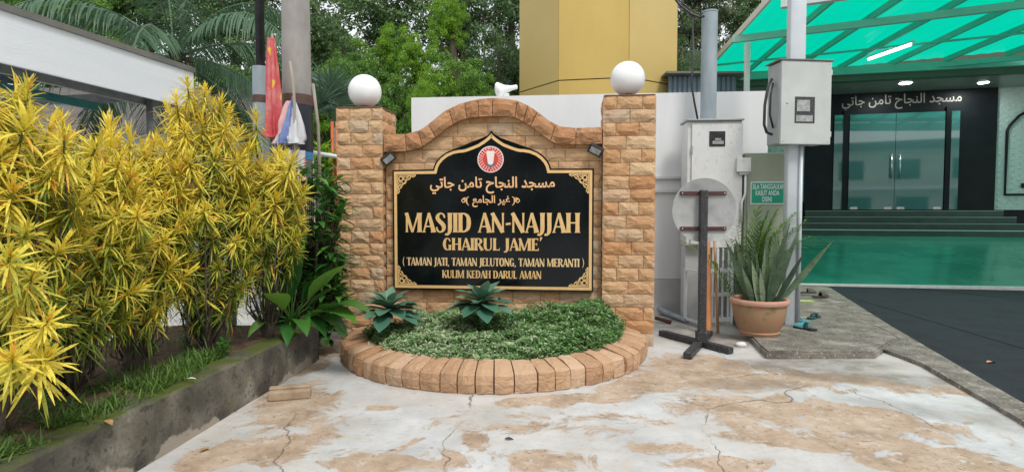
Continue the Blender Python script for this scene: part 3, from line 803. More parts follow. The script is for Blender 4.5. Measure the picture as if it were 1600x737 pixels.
# --- ribbons of varying width
def cr(pts, sub=4):
    out = []
    for i in range(len(pts) - 1):
        p0 = pts[max(0, i - 1)]; p1 = pts[i]; p2 = pts[i + 1]; p3 = pts[min(len(pts) - 1, i + 2)]
        for k in range(sub):
            t_ = k / sub
            out.append(tuple(.5 * ((2 * b_) + (-a_ + c_) * t_ + (2 * a_ - 5 * b_ + 4 * c_ - d_) * t_ ** 2 + (-a_ + 3 * b_ - 3 * c_ + d_) * t_ ** 3) for a_, b_, c_, d_ in zip(p0, p1, p2, p3)))
    out.append(tuple(pts[-1])); return out
DEP = [0.0]
def ribbon(b, pts, map2, th=.003, smooth=True, closed=False):
    """pts (x,y,halfwidth); map2(x,y)->(a,c) board metres"""
    if smooth and len(pts) > 2: pts = cr(pts)
    n = len(pts); L = []; Rr = []
    for i, (x, y, w_) in enumerate(pts):
        if closed: p0, p2 = pts[(i - 1) % n], pts[(i + 1) % n]
        else: p0, p2 = pts[max(0, i - 1)], pts[min(n - 1, i + 1)]
        dx, dy = p2[0] - p0[0], p2[1] - p0[1]; l = math.hypot(dx, dy) or 1
        L.append(map2(x - dy / l * w_, y + dx / l * w_)); Rr.append(map2(x + dy / l * w_, y - dx / l * w_))
    DEP[0] = (DEP[0] + .00017) % .0013
    d1 = -th - DEP[0]
    vs = [(a, d1, c) for a, c in L] + [(a, d1, c) for a, c in Rr] + [(a, -.0005, c) for a, c in L] + [(a, -.0005, c) for a, c in Rr]
    m_ = n if closed else n - 1
    fs = []
    for i in range(m_):
        j = (i + 1) % n
        fs += [(i, j, n + j, n + i), (i, 2 * n + i, 2 * n + j, j), (n + i, n + j, 3 * n + j, 3 * n + i)]
    if not closed: fs += [(0, n, 3 * n, 2 * n), (n - 1, 3 * n - 1, 4 * n - 1, 2 * n - 1)]
    b.add(vs, fs)
def V_(x, y0=0, y1=1, w_=.092):
    return ('s', [(x, y0, w_ * 1.45), (x, y0 + .05, w_ * 1.05), (x, y0 + .16, w_), (x, (y0 + y1) / 2, w_ * .94), (x, y1 - .16, w_), (x, y1 - .05, w_ * 1.05), (x, y1, w_ * 1.45)])
def D_(x0, y0, x1, y1, w0, w1=None):
    w1 = w1 or w0
    return ('s', [(x0, y0, w0), (x1, y1, w1)])
GLY = {
 'A': (.60, [D_(.05, 0, .29, 1.0, .035, .045), D_(.29, 1.0, .52, 0, .06, .105), D_(.13, .3, .43, .3, .033), D_(-.02, .015, .14, .015, .022), D_(.38, .015, .62, .015, .022)]),
 'H': (.64, [V_(.11), V_(.51), D_(.11, .5, .51, .5, .035)]),
 'I': (.24, [V_(.11)]),
 'J': (.31, [('c', [(.17, 1, .13), (.17, .94, .1), (.17, .6, .092), (.17, .2, .092), (.14, .0, .075), (.05, -.12, .045), (-.04, -.08, .065)])]),
 'M': (.82, [V_(.08, w_=.045), D_(.06, 1, .35, .0, .085, .06), D_(.35, .0, .62, 1, .035, .04), V_(.68, w_=.095)]),
 'N': (.62, [V_(.08, w_=.045), D_(.04, 1, .52, .0, .09, .09), V_(.53, w_=.042)]),
 'S': (.50, [('c', [(.42, .74, .035), (.38, .9, .04), (.25, .98, .035), (.12, .88, .07), (.1, .72, .09), (.2, .56, .095), (.33, .42, .1), (.39, .25, .09), (.34, .08, .06), (.2, .015, .035), (.09, .1, .045), (.05, .27, .035)])]),
 'D': (.62, [V_(.11), ('c', [(.1, .965, .035), (.3, .95, .045), (.45, .8, .08), (.49, .5, .1), (.45, .2, .08), (.3, .05, .045), (.1, .035, .035)])]),
 'G': (.60, [('c', [(.47, .72, .035), (.43, .88, .045), (.3, .98, .035), (.16, .85, .075), (.1, .5, .1), (.16, .15, .075), (.3, .02, .035), (.44, .1, .045)]), ('s', [(.47, 0.0, .06), (.47, .1, .08), (.47, .38, .08), (.47, .44, .12)])]),
 'R': (.60, [V_(.11), ('c', [(.1, .965, .035), (.29, .96, .04), (.42, .85, .08), (.42, .65, .08), (.29, .52, .04), (.1, .51, .03)]), D_(.26, .54, .53, .0, .06, .105)]),
 'U': (.62, [('c', [(.11, 1, .14), (.11, .93, .095), (.11, .6, .092), (.11, .3, .092), (.18, .08, .07), (.31, .015, .04), (.45, .09, .04), (.5, .3, .042), (.5, .6, .042), (.5, .93, .045), (.5, 1, .09)])]),
 'L': (.47, [V_(.11), ('s', [(.1, .035, .035), (.36, .035, .035)]), ('s', [(.36, .0, .01), (.42, .0, .012), (.45, .24, .008)]), D_(.34, .045, .42, .06, .045, .06)]),
 'E': (.50, [V_(.11), D_(.1, .965, .40, .96, .035, .045), D_(.1, .52, .34, .52, .028), D_(.1, .035, .42, .04, .035, .05), D_(.40, .99, .42, .8, .035, .012), D_(.42, .0, .46, .22, .04, .012), D_(.34, .42, .34, .62, .018)]),
 'T': (.52, [V_(.26), D_(.02, .965, .5, .965, .035), D_(.03, .99, .0, .78, .04, .012), D_(.49, .99, .52, .78, .04, .012)]),
 'O': (.64, [('o', [(.32 + .22 * math.cos(q * PI / 12), .5 + .49 * math.sin(q * PI / 12), .04 + .06 * abs(math.cos(q * PI / 12))) for q in range(24)])]),
 'K': (.60, [V_(.11), D_(.2, .5, .5, 1, .03, .045), D_(.24, .56, .54, 0, .07, .105)]),
 '-': (.30, [D_(.04, .42, .26, .46, .055)]),
 ',': (.22, [('s', [(.1, .1, .07), (.12, .0, .06), (.05, -.14, .015)])]),
 "'": (.22, [('s', [(.13, 1.1, .075), (.06, .78, .02)])]),
 '(': (.26, [('c', [(.22, 1.1, .015), (.12, .8, .035), (.08, .5, .042), (.12, .15, .035), (.22, -.12, .015)])]),
 ')': (.26, [('c', [(.04, 1.1, .015), (.14, .8, .035), (.18, .5, .042), (.14, .15, .035), (.04, -.12, .015)])]),
 ' ': (.30, [])}
def inscription(text, px0, px1, ptop, pbot, name, mat):
    pxc = (px0 + px1) / 2
    a0 = ST(px0, ptop, WP)[0] - ucen; a1 = ST(px1, ptop, WP)[0] - ucen
    zt = ST(pxc, ptop, WP)[1]; zb = ST(pxc, pbot, WP)[1]
    W = sum(GLY[c][0] for c in text); sx_ = (a1 - a0) / W; sz_ = zt - zb
    b = MB(BMx); x = 0
    for c in text:
        wd, st = GLY[c]
        for kind, pts in st:
            mp2 = lambda X_, Y_, x=x: (a0 + (x + X_) * sx_, zb + Y_ * sz_)
            ribbon(b, pts, mp2, smooth=(kind == 'c'), closed=(kind == 'o'))
        x += wd
    return b.build(name, mat, board, recalc=True)
inscription('MASJID AN-NAJJAH', 633, 907, 332.5, 363, 'inscription', 'gold')
inscription("GHAIRUL JAME'", 692, 848, 372, 391, 'inscription', 'gold')
inscription('( TAMAN JATI, TAMAN JELUTONG, TAMAN MERANTI )', 629, 913, 403, 415.5, 'inscription', 'gold_pale')
inscription('KULIM KEDAH DARUL AMAN', 691, 846, 422.5, 434.5, 'inscription', 'gold')
# --- Jawi lettering through presentation forms
import unicodedata
FORMS = {}
for c_ in range(0xFE80, 0xFEFD):
    q = unicodedata.decomposition(chr(c_)).split()
    if len(q) == 2: FORMS[(chr(int(q[1], 16)), q[0][1:-1])] = chr(c_)
NOJ = set('\u0627\u0623\u0625\u0622\u062f\u0630\u0631\u0632\u0648\u0629')
def jawi(s):
    out = []
    for wd in s.split(' '):
        r_ = ''
        for i, ch in enumerate(wd):
            if (ch, 'isolated') not in FORMS: r_ += ch; continue
            p_ = i > 0 and (wd[i - 1], 'isolated') in FORMS and wd[i - 1] not in NOJ
            n_ = i < len(wd) - 1 and (wd[i + 1], 'isolated') in FORMS and ch not in NOJ
            k_ = ('isolated', 'initial', 'final', 'medial')[int(n_) + 2 * int(p_)]
            r_ += FORMS.get((ch, k_), ch)
        out.append(r_)
    return ' '.join(out)[::-1]
def text_part(body, X, x0, x1, z0, z1, depth, mat, parent, name, bold=.0, keep=False):
    """flat lettering: fitted to the rectangle x0..x1, z0..z1 in frame X (y = depth)"""
    cu_ = bpy.data.curves.new('lettering', 'FONT'); cu_.body = body; cu_.size = 1; cu_.extrude = .0; cu_.offset = bold
    cu_.resolution_u = 4
    tmp = bpy.data.objects.new('tmp', cu_); C.objects.link(tmp)
    bpy.context.view_layer.update()
    me = bpy.data.meshes.new_from_object(tmp.evaluated_get(bpy.context.evaluated_depsgraph_get()))
    bpy.data.objects.remove(tmp); bpy.data.curves.remove(cu_)
    n = len(me.vertices)
    co = np.zeros(n * 3); me.vertices.foreach_get('co', co); co = co.reshape(-1, 3)
    mn, mxx = co.min(0), co.max(0)
    b = MB(X)
    vs = [(x0 + (q[0] - mn[0]) / (mxx[0] - mn[0]) * (x1 - x0), depth, z0 + (q[1] - mn[1]) / (mxx[1] - mn[1]) * (z1 - z0)) for q in co]
    b.add(vs, [tuple(p_.vertices) for p_ in me.polygons])
    bpy.data.meshes.remove(me)
    return b.build(name, mat, parent)
def rect(px0, px1, pt, pb): 
    return (ST(px0, pt, WP)[0] - ucen, ST(px1, pt, WP)[0] - ucen, ST((px0 + px1) / 2, pb, WP)[1], ST((px0 + px1) / 2, pt, WP)[1])
J1 = jawi('\u0645\u0633\u062c\u062f \u0627\u0644\u0646\u062c\u0627\u062d \u062a\u0627\u0645\u0646 \u062c\u0627\u062a\u064a')
J2 = jawi('\u063a\u064a\u0631 \u0627\u0644\u062c\u0627\u0645\u0639')
text_part(J1, BMx, *rect(672, 867, 276, 303), -.005, 'orange_gold', board, 'inscription', .022)
text_part(J2, BMx, *rect(738, 797, 305, 323.5), -.005, 'orange_gold', board, 'inscription', .022)
for sg, pxc in ((-1, 727), (1, 806)):        # ornate brackets
    b = MB(BMx); a0, z0 = rect(pxc, pxc, 313, 313)[0], rect(pxc, pxc, 313, 313)[2]; u_ = .0066
    for pts in ([(6, 6, .35), (3, 4, .8), (2, 0, 1.0), (3, -5, .8), (6, -8, .3)], [(2, 2, .8), (-2, 3.5, .9), (-6, 0, .6), (-3, -3.2, .8), (0, -.5, .7), (-3, 1, .5)], [(0, 5, .3), (-2, 2, .8), (2, -1.5, .8)]):
        ribbon(b, pts, lambda X_, Y_: (a0 - sg * X_ * u_, z0 + Y_ * u_))
    b.build('ornate_bracket', 'orange_gold', board, recalc=True)
# --- corner knotwork
def corner(sx_, sz_):
    ax = sx_ * (Wb - .057); az = (hp[-2][1] - .057) if sz_ > 0 else (hp[-1][1] + .057)
    S_ = .20
    mp2 = lambda X_, Y_: (ax - sx_ * X_ * S_, az - sz_ * Y_ * S_)
    b = MB(BMx); wd = .022
    ribbon(b, [(0, 1.0, .03), (0, 0, .03), (1.0, 0, .03)], mp2, smooth=False)
    ribbon(b, [(1.0, 0, .02), (.86, .1, wd), (.74, .06, wd), (.66, .2, wd), (.5, .28, wd), (.42, .42, wd * 1.2), (.28, .5, wd), (.2, .66, wd), (.06, .74, wd), (.1, .86, wd), (0, 1.0, .02)], mp2)
    for c_, r1 in (((.18, .18), .13), ((.42, .16), .1), ((.16, .42), .1), ((.32, .32), .1), ((.64, .11), .07), ((.11, .64), .07)):
        ribbon(b, [(c_[0] + r1 * math.cos(q * PI / 6), c_[1] + r1 * math.sin(q * PI / 6), .018) for q in range(12)], mp2, smooth=False, closed=True)
    for q in ([(.08, .08, .018), (.26, .1, .018), (.26, .26, .018), (.1, .26, .018), (.08, .08, .018)], [(0, .3, .016), (.2, .3, .016), (.36, .14, .016), (.52, .2, .016), (.56, 0, .016)], [(.3, 0, .016), (.3, .2, .016), (.14, .36, .016), (.2, .52, .016), (0, .56, .016)]):
        ribbon(b, q, mp2, smooth=False)
    b.build('corner_ornament', 'gold', board, recalc=True)
for sx_ in (-1, 1):
    for sz_ in (-1, 1): corner(sx_, sz_)
# --- round emblem
ea, _, ez, _ = rect(766.5, 766.5, 249, 249)
er = (rect(787, 787, 249, 249)[0] - ea)
def disc(r_, d_, n=40, cx=0, cz=0): return [(ea + cx + r_ * math.cos(2 * PI * k / n), ez + cz + r_ * math.sin(2 * PI * k / n)) for k in range(n)]
b = MB(BMx); tri_prism(b, disc(er, 0), 0, -.003); e0 = b.build('emblem', 'emblem_white', board, recalc=True, label='round red emblem with white vessel and leaf wreath')
b = MB(BMx); tri_prism(b, disc(er * .93, 0), -.002, -.0045); b.build('red_field', 'emblem_red', e0, recalc=True)
b = MB(BMx)
for row, (rr_, nn) in enumerate(((.83, 26), (.66, 22))):
    for k in range(nn):
        th = -PI / 2 + (k + .5 * row) / nn * 2 * PI
        if row == 0 or abs(((th + PI / 2) % (2 * PI)) - PI) > .6:
            for s2 in (-1, 1):
                x_, y_ = rr_ * math.cos(th), rr_ * math.sin(th)
                t2 = th + s2 * .9 + PI / 2 * (1 if math.cos(th) > 0 else -1)
                ribbon(b, [(x_, y_, .008), (x_ + .05 * math.cos(t2), y_ + .05 * math.sin(t2), .03), (x_ + .11 * math.cos(t2), y_ + .11 * math.sin(t2), .004)], lambda X_, Y_: (ea + X_ * er, ez + Y_ * er), th=.0055, smooth=False)
b.build('wreath', 'emblem_white', e0, recalc=True)
b = MB(BMx)
tri_prism(b, [(ea + x_ * er, ez + y_ * er) for x_, y_ in [(-.33, .58), (-.2, .66), (0, .62), (.2, .66), (.33, .58), (.27, .2), (.2, -.3), (.1, -.42), (-.1, -.42), (-.2, -.3), (-.27, .2)]], -.004, -.0075)
b.build('vessel', 'emblem_white', e0, recalc=True)
b = MB(BMx); ribbon(b, [(-.32, -.18, .01), (-.25, -.38, .06), (0, -.5, .09), (.25, -.38, .06), (.32, -.18, .01)], lambda X_, Y_: (ea + X_ * er, ez + Y_ * er), th=.008)
b.build('crescent', 'emblem_grey', e0, recalc=True)

# ------------------------------------------------------------------ globes and flood lights
for nm, (u0, u1, zt), lab in (('globe_lamp', (uL0, uL1, zL), 'white globe lamp on top of the stone pillar beside the croton hedge'), ('globe_lamp', (uR0, uR1, zR), 'white globe lamp on top of the stone pillar in front of the golden tower')):
    X = SM @ Matrix.Translation(((u0 + u1) / 2 - (.02 if u0 == uL0 else 0), .26, zt + .012))
    L_ = thing(nm, lab, 'lamp', mat4=X, group='globe lamps on the sign pillars')
    b = MB(X); b.lathe([(.07, 0), (.085, .005), (.085, .03), (.06, .045)], 24); b.build('lamp_base', 'black_metal', L_, smooth=True)
    rg = .182; b = MB(X)
    b.lathe([(max(.001, rg * math.sin(PI * k / 22)), .03 + rg - rg * math.cos(PI * k / 22)) for k in range(23)], 40)
    b.build('globe', 'white_globe', L_, smooth=True)
def flood(px, py, yaw, lab):
    u, z = ST(px, py, .02)
    X = SM @ Matrix.Translation((u, .02, z))
    L_ = thing('flood_light', lab, 'floodlight', mat4=X, group='small flood lights under the coping')
    H = X @ Matrix.Rotation(yaw, 4, 'Y') @ Matrix.Rotation(R(28), 4, 'X')
    b = MB(H); b.cbox(-.075, .075, -.035, .02, -.05, .05, .008)
    for k in range(6): b.box(-.065 + k * .024, -.059 + k * .024, .02, .045, -.04, .04)
    b.build('housing', 'black_metal', L_)
    b = MB(H); b.box(-.055, .055, -.038, -.034, -.03, .03); b.build('lens', 'meter', L_)
    b = MB(X); b.tube([(-.08 * (1 if px < 700 else -1), .0, .0), (-.085 * (1 if px < 700 else -1), .05, -.01), (0, .1, -.01)], .008, 6); b.build('bracket', 'black_metal', L_)
flood(607, 247, R(-38), 'small black flood light on the wall beside the pillar nearer the crotons')
flood(931, 234, R(28), 'small black flood light tucked under the coping beside the pillar nearer the meter boxes')

# ------------------------------------------------------------------ curved planter in front
pc = Vector((-.175, 5.84, 0)); PR = 1.50
planter = thing('curved_planter', 'low half-round planter edged with tan stone bricks in front of the sign', 'planter', (pc.x, pc.y, 0))
def arcpt(th, r_):  # th 0 = right end ... PI = left end, straight run at each end back to the wall
    return Vector((math.cos(th) * r_, -math.sin(th) * r_, 0))
ths = []
N_ = 33; th = -.30
acc = [rnd.uniform(.85, 1.15) for _ in range(N_)]; tot = sum(acc); span = PI + .46
for q in acc: ths.append(th); th += q / tot * span
ths.append(th)
for k in range(N_):
    a0, a1 = ths[k] + .0035, ths[k + 1] - .0035
    r = random.Random(k + 70); vs = []
    Ro = PR * (1 + r.uniform(-.006, .006)); Ri = PR - .25; ho = .165 + r.uniform(-.006, .008); hi = .215 + r.uniform(-.008, .008)
    prof = [(Ri, 0), (Ri, hi - .02), (Ri + .02, hi), ((Ri * .5 + Ro * .5), (ho + hi) / 2 + r.uniform(.0, .012)), (Ro - .02, ho + .004), (Ro + .004, ho - .016), (Ro + .012, ho * .5), (Ro + .004, .012), (Ro - .01, 0)]
    n_ = len(prof); S3 = 4
    for i in range(S3):
        a = a0 + (a1 - a0) * i / (S3 - 1)
        e = i in (0, S3 - 1)
        for j, (rr_, zz) in enumerate(prof):
            rr2 = rr_ - (.010 if e and 3 < j < 8 else 0) + (r.uniform(-.008, .008) if 1 < j < 8 else 0)
            zz2 = zz - (.006 if e and 1 < j < 5 else 0) + (r.uniform(-.005, .005) if 1 < j < 5 else 0)
            q = arcpt(a, rr2); vs.append((pc.x + q.x, pc.y + q.y, max(0, zz2)))
    fs = [(i * n_ + j, i * n_ + (j + 1) % n_, (i + 1) * n_ + (j + 1) % n_, (i + 1) * n_ + j) for i in range(S3 - 1) for j in range(n_)]
    fs += [tuple(range(n_ - 1, -1, -1)), tuple((S3 - 1) * n_ + j for j in range(n_))]
    b = MB(); b.add(vs, fs); b.build('brick', 'rim', planter, recalc=True)
b = MB(); n_ = 40
vs = [(pc.x, pc.y + .1, .30)]
for rr_, zz in ((.7, .25), (1.265, .175)):
    for i in range(n_): q = arcpt(-.25 + (PI + .5) * i / (n_ - 1), rr_); vs.append((pc.x + q.x, pc.y + q.y, zz))
fs = [(0, 1 + i, 2 + i) for i in range(n_ - 1)] + [(1 + i, 1 + n_ + i, 2 + n_ + i, 2 + i) for i in range(n_ - 1)]
fs.append((0, 1, 1 + n_, 1 + 2 * n_ - 1, n_))
b.add(vs, fs); b.build('soil_bed', 'soil', planter, smooth=False)
# ground cover of tiny leaves
rg_ = np.random.default_rng(5)
def cover_h(x, y):
    dx, dy = x - pc.x, y - pc.y
    rr_ = np.hypot(dx, dy)
    e = np.clip((1.29 - rr_) / .22, 0, 1) ** .5
    back = np.clip((dy + .95) / 1.0, 0, 1)
    h = .19 + e * (.06 + .13 * back + .06 * np.clip((dx - .1) / .6, 0, 1))
    return h, e
n_ = 34000
th_ = rg_.uniform(-.2, PI + .2, n_ * 2); rr_ = 1.30 * np.sqrt(rg_.uniform(0, 1, n_ * 2))
x = pc.x + rr_ * np.cos(th_); y = pc.y - rr_ * np.sin(th_)
lum = np.array([mnoise.noise((a * 3.1, c * 3.1, 1.0)) for a, c in zip(x[:n_ * 2], y[:n_ * 2])])
lum2 = np.array([mnoise.noise((a * 9, c * 9, 4.0)) for a, c in zip(x, y)])
h, e = cover_h(x, y)
keep = (e > 0) & (lum > -.42 - .5 * e) & ~((x < pc.x - .9) & (y > pc.y - .25)) 
keep &= rg_.uniform(size=len(x)) < .5 + .5 * e
x, y, h, e, lum, lum2 = [q[keep][:5200] for q in (x, y, h, e, lum, lum2)]
z = h + lum * .09 + lum2 * .05 - rg_.uniform(0, 1, len(x)) ** 2 * .05
K_ = 9                                   # each sprig carries nine leaves
varg = rg_.uniform(size=len(x)) < np.clip(.52 - .42 * (x - pc.x + .1), .06, .75)
X_ = np.repeat(x, K_); Y_ = np.repeat(y, K_); Z_ = np.repeat(z, K_); V_g = np.repeat(varg, K_)
th_ = np.tile(np.arange(K_) * 2.4, len(x)) + np.repeat(rg_.uniform(0, 6.28, len(x)), K_)
ex = rg_.uniform(.012, .034, len(X_))
P = np.stack([X_ + np.cos(th_) * ex, Y_ + np.sin(th_) * ex, Z_ + rg_.uniform(-.035, .02, len(X_))], 1)
Nn = np.stack([-np.cos(th_) * .6 + rg_.normal(0, .35, len(X_)), -np.sin(th_) * .6 - .25 + rg_.normal(0, .35, len(X_)), 1.0 + rg_.normal(0, .25, len(X_))], 1)
tint = np.clip(rg_.normal(.45, .16, len(X_)) + np.repeat(rg_.normal(0, .08, len(x)), K_), 0, 1); tint[V_g] = rg_.uniform(.6, 1.0, V_g.sum())
x = X_
me = leafcloud('ground_cover', P, Nn, rg_.uniform(.013, .025, len(x)), tint, 'cover', .42, rg_)
o = bpy.data.objects.new('ground_cover', me); C.objects.link(o)
props(o, 'dense low green and cream variegated ground cover filling the curved planter', 'ground cover', kind='stuff')

# two broad leaved rosette plants
def rosette_plant(px, py, Y, n, L_, lab, seed, tilt=0):
    r = random.Random(seed); base = AT(px, py, Y)
    T = thing('rosette_plant', lab, 'plant', base, group='blue green rosette plants in the planter')
    b = MB(); b.tube([base - Vector((0, 0, .14)), base + Vector((0, 0, .06))], [.016, .010], 6, tint=.6); b.build('stem', 'succulent', T, tint=True)
    for k in range(n):
        th = k * 2.4 + r.uniform(-.2, .2); f_ = k / n
        el = R(-2 + 60 * f_ ** 1.5 + r.uniform(-7, 7))
        d = Vector((math.cos(th) * math.cos(el), math.sin(th) * math.cos(el), math.sin(el)))
        b = MB(); ln = L_ * (1 - .42 * f_) * r.uniform(.88, 1.1)
        b.leaf(base + Vector((0, 0, .02 + .06 * f_)) + d * .01, d, Vector((0, 0, 1)), ln, ln * .46, .30, fold=.22, tint=r.uniform(.25, .6) + .3 * f_, prof=[.22, .5, .8, 1.0, .95, .6, .06], wave=.08)
        b.build('leaf', 'succulent', T, smooth=True, tint=True)
rosette_plant(607, 490, 5.35, 34, .36, 'blue green broad leaved plant near the croton end of the curved planter', 3)
rosette_plant(753, 480, 5.35, 32, .36, 'larger blue green broad leaved plant standing below the middle of the name board', 4)

# ================================================================== LEFT KERB BED
kA, kB = Vector((-1.82, 5.38, 0)), Vector((-2.20, 1.0, 0))
kh = .34
kerb = MB()
nseg = 40
vs = []
for i in range(nseg + 1):
    q = kA.lerp(kB, i / nseg); nn = Vector((1, -.06, 0))
    jj = lambda a: mnoise.noise((q.y * 2.3, a * 3.7, 1.5)) * .012
    top_w = .17
    vs += [(q.x - .0 + jj(1), q.y, 0), (q.x + .004 + jj(2), q.y, kh * .5), (q.x + jj(3) - .006, q.y, kh - .015), (q.x - .02 + jj(4), q.y, kh + jj(5) * .6), (q.x - top_w, q.y, kh + jj(6) * .6), (q.x - top_w - .01, q.y, 0)]
fs = [(i * 6 + j, i * 6 + (j + 1) % 6, (i + 1) * 6 + (j + 1) % 6, (i + 1) * 6 + j) for i in range(nseg) for j in range(6)] + [(5, 4, 3, 2, 1, 0), tuple(nseg * 6 + j for j in range(6))]
kerb.add(vs, fs)
kerb.box(-3.1, kA.x - .172, kA.y - .12, kA.y - .002, 0, kh - .01)
kerb.build('garden_kerb', 'kerb', recalc=True, kind='structure', label='low mossy dark cement kerb around the croton bed')
b = MB(); nxs, nys = 16, 44; vs = []
for j in range(nys + 1):
    for i in range(nxs + 1):
        y = .9 + (5.27 - .9) * j / nys; xr = -2.20 + (.38) * (y - 1.0) / 4.38 - .165
        x = -3.35 + (xr + 3.35) * i / nxs
        vs.append((x, y, kh - .015 + .035 * mnoise.noise((x * 3, y * 3, 0)) + .03 * math.sin(i / nxs * PI)))
b.add(vs, [(j * (nxs + 1) + i, j * (nxs + 1) + i + 1, (j + 1) * (nxs + 1) + i + 1, (j + 1) * (nxs + 1) + i) for j in range(nys) for i in range(nxs)])
b.build('garden_soil', 'soil', smooth=True, kind='structure', label='brown soil of the croton bed')
# grass
b = MB(); r = random.Random(9)
for k in range(13000):
    y = 1.9 + 2.9 * r.random(); xr = -2.20 + .38 * (y - 1.0) / 4.38 - .1
    x = xr - abs(r.gauss(0, .34)) + (.05 if r.random() < .12 else 0)
    if mnoise.noise((x * 2.4, y * 2.4, 5)) + .35 * mnoise.noise((x * 9, y * 9, 1)) < -.10 + .25 * (y - 3.3) : continue
    if x < -3.2: continue
    th = r.uniform(0, 2 * PI); el = R(r.uniform(15, 80))
    L_ = r.uniform(.03, .12)
    b.leaf((x, y, kh - .01), (math.cos(th) * math.cos(el), math.sin(th) * math.cos(el), math.sin(el)), (0, 0, 1), L_, r.uniform(.005, .009), .7, tint=r.uniform(.1, .9), prof=[.9, 1, .7, .05], fold=.2)
b.build('grass', 'grass', tint=True, label='patches of short green grass and weeds growing on the croton bed', cat='grass', kind='stuff')
# small weeds
def weed(px, py, s_, lab, seed):
    r = random.Random(seed); p_ = G(px, py, kh)
    T = thing('weed', lab, 'weed', p_, group='small weeds on the croton bed')
    b = MB()
    for k in range(5):
        th = r.uniform(0, 6.28); q = p_ + Vector((math.cos(th) * .04 * s_, math.sin(th) * .04 * s_, .14 * s_ * r.uniform(.6, 1.1)))
        b.tube([p_, q], .0025, 4, tint=.6)
        for m_ in range(7):
            t2 = m_ * 2.4 + r.random(); el = R(r.uniform(0, 45))
            b.leaf(p_.lerp(q, .4 + .6 * m_ / 6), (math.cos(t2) * math.cos(el), math.sin(t2) * math.cos(el), math.sin(el)), (0, 0, 1), .05 * s_, .024 * s_, .3, tint=r.uniform(.4, .9))
    b.build('foliage', 'glossy', T, tint=True)
weed(325, 532, 1.1, 'small leafy weed on the soil nearest the big broad leaves', 1)
weed(238, 558, .8, 'tiny round leaved weed beside the thick croton trunk', 2)
weed(350, 556, .9, 'small feathery weed on the kerb edge past the mossy stretch', 3)
weed(292, 545, 1.0, 'low grey green weed between the two croton trunks', 4)
# loose brick
q = G(453, 622)
T = thing('loose_block', 'loose tan cement block lying against the foot of the mossy kerb', 'block', (q.x, q.y, 0), R(14))
X = WM[T.name]; b = MB(X); b.cbox(-.15, .15, -.05, .06, 0, .07, .012); b.build('block_body', 'brick_loose', T)
b = MB(X); b.cbox(-.148, .145, .0, .059, .069, .088, .008); b.build('block_lip', 'brick_loose', T)

# ------------------------------------------------------------------ croton hedge
def rosette_mesh(seed, lo, hi, n=88):
    r = random.Random(seed); b = MB(); big = r.uniform(.85, 1.25); lowest = r.uniform(-48, -20)
    for k in range(n):
        f_ = k / n                       # 0 oldest/lowest .. 1 youngest/top
        if r.random() < .10: continue
        th = k * 2.39996 + r.uniform(-.4, .4)
        el = R(lowest + (104 - lowest * .6) * f_ ** 1.55 + r.uniform(-13, 13))
        L_ = (.20 - .105 * f_) * r.uniform(.55, 1.2) * big
        z = -.15 * (1 - f_)
        d = Vector((math.cos(th) * math.cos(el), math.sin(th) * math.cos(el), math.sin(el)))
        tt = lo + (hi - lo) * f_ ** .7 + r.uniform(-.2, .2)
        if r.random() < .05: tt = 1.25
        else: tt = min(tt, .70)
        b.leaf((0, 0, z), d, (0, 0, 1), L_, r.uniform(.007, .0145) * (.8 + .2 * big), r.uniform(.1, .95), fold=.35, tint=max(0, tt), prof=[.4, .85, 1, .85, .1], wave=.35)
    b.tube([(0, 0, -.2), (0, 0, 0)], [.007, .005], 5, tint=.15)
    me = bpy.data.meshes.new('leaf_rosette'); me.from_pydata(b.v, [], b.f)
    a = me.attributes.new('tint', 'FLOAT', 'POINT'); a.data.foreach_set('value', b.t)
    me.materials.append(M['croton']); return me
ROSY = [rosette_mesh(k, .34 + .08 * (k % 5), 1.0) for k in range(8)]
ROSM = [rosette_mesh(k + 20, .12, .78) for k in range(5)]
ROSG = [rosette_mesh(k + 40, .0, .5) for k in range(5)]
